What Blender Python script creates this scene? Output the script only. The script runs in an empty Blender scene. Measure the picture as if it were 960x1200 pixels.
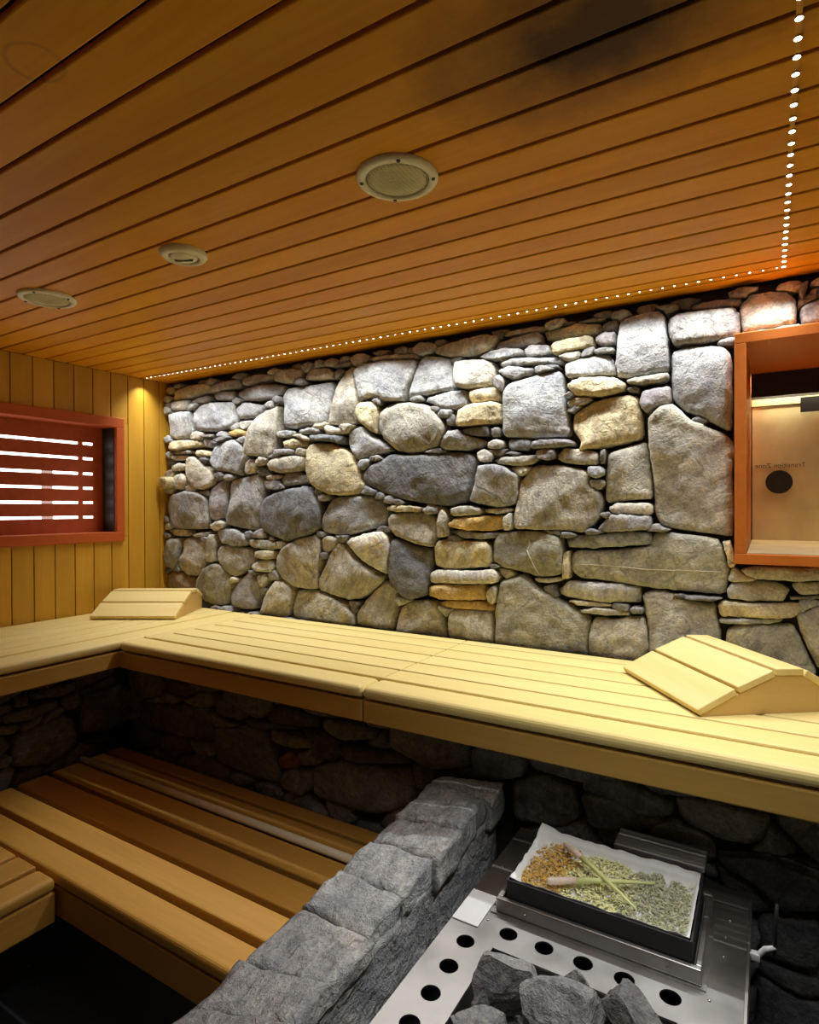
import bpy, bmesh, math, random
from mathutils import Vector, Matrix, noise
from mathutils.geometry import delaunay_2d_cdt
from mathutils.bvhtree import BVHTree
random.seed(11)
D2 = bpy.data
C = bpy.context.scene.collection

# ------------------------------------------------------------------ camera, world, exposure
FPX, YAW, PITCH, ROLL = 697.0, -0.5434, -0.00661, -0.00371
cam_data = D2.cameras.new('camera'); cam = D2.objects.new('camera', cam_data); C.objects.link(cam)
cam_data.sensor_fit = 'HORIZONTAL'; cam_data.sensor_width = 36.0; cam_data.lens = 36.0 * FPX / 960.0
cam_data.clip_start = 0.02
fw = Vector((math.sin(YAW) * math.cos(PITCH), math.cos(YAW) * math.cos(PITCH), math.sin(PITCH)))
rt = Vector((math.cos(YAW), -math.sin(YAW), 0.0)); upv = rt.cross(fw)
rt2 = rt * math.cos(ROLL) + upv * math.sin(ROLL); up2 = upv * math.cos(ROLL) - rt * math.sin(ROLL)
cam.matrix_world = Matrix(((rt2.x, up2.x, -fw.x, 0), (rt2.y, up2.y, -fw.y, 0), (rt2.z, up2.z, -fw.z, 0), (0, 0, 0, 1)))
sc = bpy.context.scene
sc.camera = cam
sc.view_settings.view_transform = 'Standard'; sc.view_settings.look = 'None'
sc.view_settings.gamma = 1.0; sc.view_settings.use_curve_mapping = False
sc.view_settings.exposure = 0.74
world = D2.worlds.new('world'); sc.world = world; world.use_nodes = True
wb = world.node_tree.nodes['Background']
wb.inputs[0].default_value = (1.0, 0.72, 0.42, 1); wb.inputs[1].default_value = 0.015
LED_POWER = 14.0
LED_SPOT_WATT = 1.75
LED_CONE = 112.0
WINDOW_POWER = 4.0

# ------------------------------------------------------------------ helpers
XL, YW, HC, ZF = -2.88, 2.13, 0.70, -1.50          # left wall, stone face, ceiling, floor
ZB, ZL = -0.5145, -1.027                            # upper and lower bench tops
def tag(o, label=None, cat=None, group=None, kind=None):
    if label: o['label'] = label
    if cat: o['category'] = cat
    if group: o['group'] = group
    if kind: o['kind'] = kind
    return o
def thing(name, label, cat, loc=(0, 0, 0), rotz=0.0, group=None):
    o = D2.objects.new(name, None); C.objects.link(o)
    o.location = loc; o.rotation_euler = (0, 0, rotz); o.empty_display_size = 0.05
    o['base'] = list(loc)
    return tag(o, label, cat, group)
def finish(me, mat, smooth):
    if mat: me.materials.append(mat)
    if smooth: me.polygons.foreach_set('use_smooth', [True] * len(me.polygons))
def obj(name, bm, mat, parent=None, smooth=False, local=False):
    """link a bmesh (world coordinates, or the parent's when local) as one object centred on itself"""
    me = D2.meshes.new(name)
    if len(bm.verts):
        lo = Vector([min(v.co[i] for v in bm.verts) for i in range(3)]); hi = Vector([max(v.co[i] for v in bm.verts) for i in range(3)])
        c = (lo + hi) / 2
    else: c = Vector()
    for v in bm.verts: v.co -= c
    bmesh.ops.recalc_face_normals(bm, faces=bm.faces)
    bm.to_mesh(me); bm.free(); finish(me, mat, smooth)
    o = D2.objects.new(name, me); C.objects.link(o)
    base = Vector((0, 0, 0))
    if parent is not None:
        o.parent = parent
        if not local: base = Vector(parent.get('base', (0, 0, 0)))
    o.location = c - base
    o['base'] = list(c)
    return o
def copy_at(o, loc, parent=None):
    c = o.copy(); C.objects.link(c); c.location = loc
    if parent is not None: c.parent = parent
    return c
def box(bm, x0, x1, y0, y1, z0, z1, bev=0.0, seg=2, mtx=None):
    vs = [bm.verts.new((x, y, z)) for x in (x0, x1) for y in (y0, y1) for z in (z0, z1)]
    fs = [bm.faces.new([vs[i] for i in q]) for q in ((0, 1, 3, 2), (4, 6, 7, 5), (0, 4, 5, 1), (2, 3, 7, 6), (0, 2, 6, 4), (1, 5, 7, 3))]
    if bev > 0:
        es = list({e for f in fs for e in f.edges})
        r = bmesh.ops.bevel(bm, geom=es, offset=bev, segments=seg, affect='EDGES', profile=0.5)
        vs = list({v for f in r['faces'] for v in f.verts} | {v for v in vs if v.is_valid})
    if mtx is not None:
        for v in vs: v.co = mtx @ v.co
    return vs
def bx(*a, **k):
    bm = bmesh.new(); box(bm, *a, **k); return bm
def lathe(bm, prof, seg=24, ctr=(0, 0, 0), axis='Z', close=True):
    rings = []
    for r, h in prof:
        ring = []
        for i in range(seg):
            a = 2 * math.pi * i / seg
            p = (r * math.cos(a), r * math.sin(a), h)
            if axis == 'Y': p = (p[0], h, p[1])
            if axis == 'X': p = (h, p[0], p[1])
            ring.append(bm.verts.new((p[0] + ctr[0], p[1] + ctr[1], p[2] + ctr[2])))
        rings.append(ring)
    for a, b in zip(rings, rings[1:]):
        for i in range(seg): bm.faces.new((a[i], a[(i + 1) % seg], b[(i + 1) % seg], b[i]))
    if close:
        bm.faces.new(rings[0]); bm.faces.new(rings[-1])
def tube(bm, pts, rads, seg=8):
    rings = []
    for k, p in enumerate(pts):
        p = Vector(p); d = (Vector(pts[min(k + 1, len(pts) - 1)]) - Vector(pts[max(k - 1, 0)])).normalized()
        u = d.orthogonal().normalized() if abs(d.z) > 0.9 else d.cross(Vector((0, 0, 1))).normalized(); w = d.cross(u)
        r = rads[k] if isinstance(rads, (list, tuple)) else rads
        rings.append([bm.verts.new(p + (u * math.cos(2 * math.pi * i / seg) + w * math.sin(2 * math.pi * i / seg)) * r) for i in range(seg)])
    for a, b in zip(rings, rings[1:]):
        for i in range(seg): bm.faces.new((a[i], a[(i + 1) % seg], b[(i + 1) % seg], b[i]))
    bm.faces.new(rings[0]); bm.faces.new(rings[-1])

# ------------------------------------------------------------------ materials
def new_mat(name):
    m = D2.materials.new(name); m.use_nodes = True
    nt = m.node_tree; return m, nt.nodes, nt.links, nt.nodes['Principled BSDF']
def rgba(c): return (c[0], c[1], c[2], 1.0)
def ramp(N, stops):
    r = N.new('ShaderNodeValToRGB'); e = r.color_ramp.elements
    while len(e) < len(stops): e.new(0.5)
    for el, (p, c) in zip(e, stops): el.position = p; el.color = rgba(c)
    return r
def mixc(N, L, a, b, fac, mode='MIX'):
    n = N.new('ShaderNodeMix'); n.data_type = 'RGBA'; n.blend_type = mode
    for s, v in ((0, fac), (6, a), (7, b)):
        if hasattr(v, 'links'): L.new(v, n.inputs[s])
        elif isinstance(v, (int, float)): n.inputs[s].default_value = v
        else: n.inputs[s].default_value = rgba(v)
    return n.outputs[2]
def math_n(N, L, op, a, b=None, c=None):
    n = N.new('ShaderNodeMath'); n.operation = op
    for i, v in enumerate((a, b, c)):
        if v is None: continue
        if hasattr(v, 'links'): L.new(v, n.inputs[i])
        else: n.inputs[i].default_value = v
    return n.outputs[0]
def noise_n(N, L, vec, scale, detail=4, rough=0.55, w=None, dist=0.0):
    n = N.new('ShaderNodeTexNoise'); n.noise_dimensions = '4D' if w is not None else '3D'
    L.new(vec, n.inputs['Vector']); n.inputs['Scale'].default_value = scale; n.inputs['Detail'].default_value = detail
    n.inputs['Roughness'].default_value = rough; n.inputs['Distortion'].default_value = dist
    if w is not None: L.new(w, n.inputs['W'])
    return n.outputs['Fac']
def bump(N, L, B, h, strength, dist):
    b = N.new('ShaderNodeBump'); b.inputs['Strength'].default_value = strength; b.inputs['Distance'].default_value = dist
    L.new(h, b.inputs['Height']); L.new(b.outputs[0], B.inputs['Normal'])
def wood(name, c1, c2, axis='X', rough=0.5, var=0.16, grain=9.0, knots=False):
    m, N, L, B = new_mat(name)
    tc = N.new('ShaderNodeTexCoord'); oi = N.new('ShaderNodeObjectInfo')
    mp = N.new('ShaderNodeMapping'); s = [1.0, 1.0, 1.0]; s['XYZ'.index(axis)] = 0.07
    mp.inputs['Scale'].default_value = s; L.new(tc.outputs['Object'], mp.inputs['Vector'])
    va = N.new('ShaderNodeVectorMath'); va.operation = 'ADD'; L.new(mp.outputs[0], va.inputs[0]); L.new(math_n(N, L, 'MULTIPLY', oi.outputs['Random'], 29.0), va.inputs[1])
    n1 = noise_n(N, L, va.outputs[0], grain, 3, 0.5, None, 0.6)
    n2 = noise_n(N, L, va.outputs[0], grain * 9, 3, 0.6)
    f = math_n(N, L, 'ADD', math_n(N, L, 'MULTIPLY', n1, 0.65), math_n(N, L, 'MULTIPLY', n2, 0.35))
    r = ramp(N, [(0.30, c2), (0.66, c1)]); L.new(f, r.inputs[0])
    hsv = N.new('ShaderNodeHueSaturation'); L.new(r.outputs[0], hsv.inputs['Color'])
    L.new(math_n(N, L, 'MULTIPLY_ADD', oi.outputs['Random'], var, 1.0 - var / 2), hsv.inputs['Value'])
    L.new(hsv.outputs[0], B.inputs['Base Color']); B.inputs['Roughness'].default_value = rough
    B.inputs['Specular IOR Level'].default_value = 0.3
    bump(N, L, B, n2, 0.12, 0.002)
    return m
def metal(name, col, rough, scale=60.0, bmp=0.03, stretch=(1, 1, 1)):
    m, N, L, B = new_mat(name)
    tc = N.new('ShaderNodeTexCoord'); mp = N.new('ShaderNodeMapping'); mp.inputs['Scale'].default_value = stretch
    L.new(tc.outputs['Object'], mp.inputs['Vector'])
    n = noise_n(N, L, mp.outputs[0], scale, 4, 0.6)
    n2 = noise_n(N, L, tc.outputs['Object'], 9.0, 3, 0.5)
    r = ramp(N, [(0.3, [c * 0.78 for c in col]), (0.7, col)]); L.new(n2, r.inputs[0])
    L.new(r.outputs[0], B.inputs['Base Color']); B.inputs['Metallic'].default_value = 1.0
    L.new(math_n(N, L, 'MULTIPLY_ADD', n2, 0.25, rough - 0.1), B.inputs['Roughness'])
    bump(N, L, B, n, bmp, 0.002)
    return m
def plain(name, col, rough=0.6, metallic=0.0, var=0.12, scale=25.0):
    m, N, L, B = new_mat(name)
    tc = N.new('ShaderNodeTexCoord'); n = noise_n(N, L, tc.outputs['Object'], scale, 4, 0.6)
    r = ramp(N, [(0.3, [c * (1 - var) for c in col]), (0.7, [min(1, c * (1 + var)) for c in col])]); L.new(n, r.inputs[0])
    L.new(r.outputs[0], B.inputs['Base Color']); B.inputs['Roughness'].default_value = rough; B.inputs['Metallic'].default_value = metallic
    return m
def emit(name, col, strength):
    m = D2.materials.new(name); m.use_nodes = True; nt = m.node_tree
    nt.nodes.remove(nt.nodes['Principled BSDF']); e = nt.nodes.new('ShaderNodeEmission')
    e.inputs[0].default_value = rgba(col); e.inputs[1].default_value = strength
    nt.links.new(e.outputs[0], nt.nodes['Material Output'].inputs[0]); return m
def stone_mat(name, tint=None, rough=0.85, bstr=0.52, fine=55.0, crack=0.5, layer=0.32):
    """colour comes from the object's own colour, broken up by mineral noise, bedding, cracks and speckle"""
    m, N, L, B = new_mat(name)
    tc = N.new('ShaderNodeTexCoord'); oi = N.new('ShaderNodeObjectInfo'); rnd = oi.outputs['Random']; w = None
    va = N.new('ShaderNodeVectorMath'); va.operation = 'ADD'; L.new(tc.outputs['Object'], va.inputs[0]); L.new(math_n(N, L, 'MULTIPLY', rnd, 37.0), va.inputs[1]); P = va.outputs[0]
    big = noise_n(N, L, P, 9.0, 3, 0.55, w, 0.4); mid = noise_n(N, L, P, 34.0, 4, 0.68, w, 0.5); fin = noise_n(N, L, P, fine * 2.4, 3, 0.75, w)
    vr = N.new('ShaderNodeVectorRotate'); vr.rotation_type = 'Y_AXIS'; L.new(tc.outputs['Object'], vr.inputs['Vector']); L.new(math_n(N, L, 'MULTIPLY', rnd, 91.7), vr.inputs['Angle'])
    mp = N.new('ShaderNodeMapping'); mp.inputs['Scale'].default_value = (1.0, 1.0, 5.0); L.new(vr.outputs[0], mp.inputs['Vector'])
    lay = noise_n(N, L, mp.outputs[0], 9.0, 4, 0.62, w, 0.8)
    vm = N.new('ShaderNodeVectorMath'); vm.operation = 'MULTIPLY_ADD'
    nz = N.new('ShaderNodeTexNoise'); L.new(P, nz.inputs['Vector']); nz.inputs['Scale'].default_value = 16.0; nz.inputs['Detail'].default_value = 2
    L.new(nz.outputs['Color'], vm.inputs[0]); vm.inputs[1].default_value = (0.10, 0.10, 0.10); L.new(P, vm.inputs[2])
    vo = N.new('ShaderNodeTexVoronoi'); vo.feature = 'DISTANCE_TO_EDGE'; vo.inputs['Scale'].default_value = 9.0
    L.new(vm.outputs[0], vo.inputs['Vector'])
    cr = ramp(N, [(0.0, (0, 0, 0)), (0.05, (1, 1, 1))]); L.new(vo.outputs['Distance'], cr.inputs[0])
    cm = ramp(N, [(0.45, (1, 1, 1)), (0.58, (1 - crack,) * 3)]); L.new(big, cm.inputs[0])
    ck = math_n(N, L, 'MAXIMUM', cr.outputs[0], cm.outputs[0])
    base = oi.outputs['Color']
    if tint is not None:
        rg = N.new('ShaderNodeRGB'); rg.outputs[0].default_value = rgba(tint); base = rg.outputs[0]
    r1 = ramp(N, [(0.32, (0.74, 0.74, 0.77)), (0.52, (0.98, 0.98, 0.96)), (0.72, (1.24, 1.2, 1.1))]); L.new(big, r1.inputs[0])
    r2 = ramp(N, [(0.28, (0.66, 0.66, 0.66)), (0.50, (1.0, 1.0, 1.0)), (0.75, (1.22, 1.21, 1.17))]); L.new(mid, r2.inputs[0])
    r3 = ramp(N, [(0.3, (0.70, 0.70, 0.70)), (0.65, (1.15, 1.15, 1.15))]); L.new(fin, r3.inputs[0])
    r4 = ramp(N, [(0.30, (0.72, 0.72, 0.74)), (0.62, (1.16, 1.15, 1.12))]); L.new(lay, r4.inputs[0])
    c = base
    for r in (r1, r2, r3, r4): c = mixc(N, L, c, r.outputs[0], 1.0, 'MULTIPLY')
    c = mixc(N, L, (0.03, 0.028, 0.025), c, math_n(N, L, 'MULTIPLY_ADD', ck, 0.55, 0.45))
    L.new(c, B.inputs['Base Color']); B.inputs['Roughness'].default_value = rough; B.inputs['Specular IOR Level'].default_value = 0.25
    h = math_n(N, L, 'ADD', math_n(N, L, 'MULTIPLY', mid, 0.6), math_n(N, L, 'MULTIPLY', fin, 0.32))
    h = math_n(N, L, 'ADD', h, math_n(N, L, 'MULTIPLY', lay, layer)); h = math_n(N, L, 'ADD', h, math_n(N, L, 'MULTIPLY', ck, 0.25))
    bump(N, L, B, h, bstr, 0.020)
    return m
M = {}
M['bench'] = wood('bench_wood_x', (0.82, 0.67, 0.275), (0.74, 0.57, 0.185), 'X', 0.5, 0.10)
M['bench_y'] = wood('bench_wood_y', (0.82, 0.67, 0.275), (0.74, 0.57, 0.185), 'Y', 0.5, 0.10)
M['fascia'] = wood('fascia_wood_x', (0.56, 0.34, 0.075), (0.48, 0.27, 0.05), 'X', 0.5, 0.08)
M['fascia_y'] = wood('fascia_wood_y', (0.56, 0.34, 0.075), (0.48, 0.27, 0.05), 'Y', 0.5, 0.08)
M['low'] = wood('low_bench_wood_x', (0.62, 0.335, 0.065), (0.50, 0.25, 0.04), 'X', 0.5, 0.22)
M['low_y'] = wood('low_bench_wood_y', (0.62, 0.335, 0.065), (0.50, 0.25, 0.04), 'Y', 0.5, 0.22)
M['wallboard'] = wood('wall_board_wood', (0.64, 0.35, 0.032), (0.52, 0.26, 0.020), 'Z', 0.5, 0.25)
M['head'] = wood('headrest_wood', (0.82, 0.66, 0.28), (0.74, 0.56, 0.19), 'X', 0.5, 0.08)
M['head_side'] = wood('headrest_side_wood', (0.70, 0.46, 0.16), (0.60, 0.37, 0.11), 'Y', 0.5, 0.08)
M['rod'] = wood('rod_wood', (0.86, 0.76, 0.52), (0.78, 0.66, 0.42), 'X', 0.5, 0.05)
M['dark'] = plain('dark_gap', (0.030, 0.018, 0.010), 0.9)
M['mortar'] = plain('mortar', (0.055, 0.047, 0.038), 0.95, scale=40)
M['floor'] = plain('floor_slate', (0.05, 0.05, 0.05), 0.6)
M['orange'] = wood('orange_painted_wood', (0.58, 0.165, 0.022), (0.50, 0.13, 0.016), 'Y', 0.45, 0.06)
M['red'] = plain('red_orange_panel', (0.46, 0.075, 0.010), 0.6)
M['red_frame'] = wood('red_painted_wood', (0.52, 0.105, 0.016), (0.46, 0.085, 0.012), 'Y', 0.6, 0.05)
M['tape'] = wood('tape_wood', (0.74, 0.36, 0.03), (0.62, 0.27, 0.02), 'X')
M['cream'] = plain('cream_plastic', (0.82, 0.76, 0.52), 0.5, var=0.05)
M['grille'] = plain('grille_cream', (0.62, 0.55, 0.31), 0.6)
M['steel'] = metal('brushed_steel', (0.50, 0.487, 0.455), 0.36)
M['steel_mid'] = metal('grey_steel', (0.60, 0.60, 0.59), 0.5)
M['steel_dark'] = metal('dark_steel', (0.20, 0.20, 0.195), 0.42)
M['print'] = plain('grey_print', (0.16, 0.12, 0.07), 0.6)
M['black'] = plain('black_metal', (0.018, 0.018, 0.018), 0.5)
M['gold'] = metal('warm_brushed_panel', (0.86, 0.78, 0.46), 0.5, 40, 0.03, (1, 1, 8))
M['gold'].node_tree.nodes['Principled BSDF'].inputs['Metallic'].default_value = 0.45
M['niche_added_lamp'] = emit('niche_added_glow', (1.0, 0.86, 0.58), 30.0)  # glow of an added, unseen source that brightens the niche
M['paper'] = plain('white_paper', (0.74, 0.74, 0.70), 0.8, var=0.04)
M['vein'] = plain('quartz_vein', (0.62, 0.58, 0.46), 0.7, var=0.2, scale=60)
M['white'] = plain('white_plate', (0.70, 0.70, 0.68), 0.55, var=0.04)
M['stone'] = stone_mat('wall_stone')
M['rock'] = stone_mat('heater_rock', None, 0.9, 0.8, 60, 0.3, 0.3)
M['cap'] = stone_mat('cap_stone', None, 0.9, 0.9, 60, 0.4, 0.6)
M['render'] = stone_mat('grey_rendered_stone', (0.42, 0.43, 0.43), 0.8, 0.8, 40, 0.7, 0.2)
M['led'] = emit('led_glow', (0.94, 0.97, 1.0), LED_POWER)
M['led_bright'] = emit('led_glow_bright', (0.95, 0.97, 1.0), LED_POWER * 1.9)
M['led_dim'] = emit('led_glow_dim', (1.0, 0.95, 0.90), LED_POWER * 0.5)
M['slit'] = emit('window_light', (1.0, 0.90, 0.84), WINDOW_POWER)
M['slit_dim'] = emit('window_light_dim', (1.0, 0.62, 0.52), WINDOW_POWER * 0.1)
M['lemongrass'] = plain('lemongrass', (0.66, 0.70, 0.28), 0.6, scale=14)
M['lemongrass_base'] = plain('lemongrass_base', (0.66, 0.52, 0.42), 0.6)
M['herb_orange'] = plain('herb_orange', (0.62, 0.38, 0.08), 0.8, var=0.5, scale=120)
M['herb_yellow'] = plain('herb_yellow', (0.70, 0.68, 0.33), 0.8, var=0.35, scale=120)
M['herb_green'] = plain('herb_green', (0.46, 0.47, 0.28), 0.8, var=0.5, scale=120)
def ceiling_mat():
    m = wood('ceiling_wood', (0.80, 0.365, 0.018), (0.65, 0.26, 0.010), 'X', 0.45, 0.16)
    N, L = m.node_tree.nodes, m.node_tree.links; B = N['Principled BSDF']
    src = B.inputs['Base Color'].links[0].from_socket
    g = N.new('ShaderNodeNewGeometry')
    def blob(cx, cy, sx, sy):
        mp = N.new('ShaderNodeMapping'); mp.inputs['Location'].default_value = (-cx / sx, -cy / sy, 0); mp.inputs['Scale'].default_value = (1 / sx, 1 / sy, 0)
        L.new(g.outputs['Position'], mp.inputs['Vector'])
        ln = N.new('ShaderNodeVectorMath'); ln.operation = 'LENGTH'; L.new(mp.outputs[0], ln.inputs[0]); return ln.outputs['Value']
    nn = noise_n(N, L, g.outputs['Position'], 7.0, 5, 0.65)
    d = math_n(N, L, 'ADD', blob(-0.22, 0.90, 0.36, 0.22), math_n(N, L, 'MULTIPLY_ADD', nn, 0.9, -0.45))
    soot = ramp(N, [(0.2, (0.92, 0.92, 0.92)), (1.25, (0, 0, 0))]); L.new(d, soot.inputs[0])
    c = mixc(N, L, src, (0.050, 0.022, 0.008), soot.outputs[0])
    # pale old water ring near the camera
    rd = math_n(N, L, 'ABSOLUTE', math_n(N, L, 'SUBTRACT', math_n(N, L, 'ADD', blob(-0.985, 0.50, 0.045, 0.04), math_n(N, L, 'MULTIPLY_ADD', nn, 0.3, -0.15)), 1.0))
    rr = ramp(N, [(0.0, (0.3, 0.3, 0.3)), (0.12, (0, 0, 0))]); L.new(rd, rr.inputs[0])
    c = mixc(N, L, c, (0.11, 0.045, 0.012), rr.outputs[0])
    L.new(c, B.inputs['Base Color']); B.inputs['Specular IOR Level'].default_value = 0.12; return m
M['ceiling'] = ceiling_mat()
COL = {'g': (0.45, 0.465, 0.47), 'm': (0.39, 0.39, 0.385), 'd': (0.205, 0.21, 0.215), 't': (0.53, 0.50, 0.41), 'o': (0.66, 0.47, 0.19),
       'w': (0.66, 0.63, 0.54), 'y': (0.68, 0.60, 0.39), 'p': (0.39, 0.37, 0.375), 'v': (0.42, 0.41, 0.33), 'b': (0.34, 0.25, 0.17), 'O': (0.45, 0.20, 0.06)}
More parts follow.
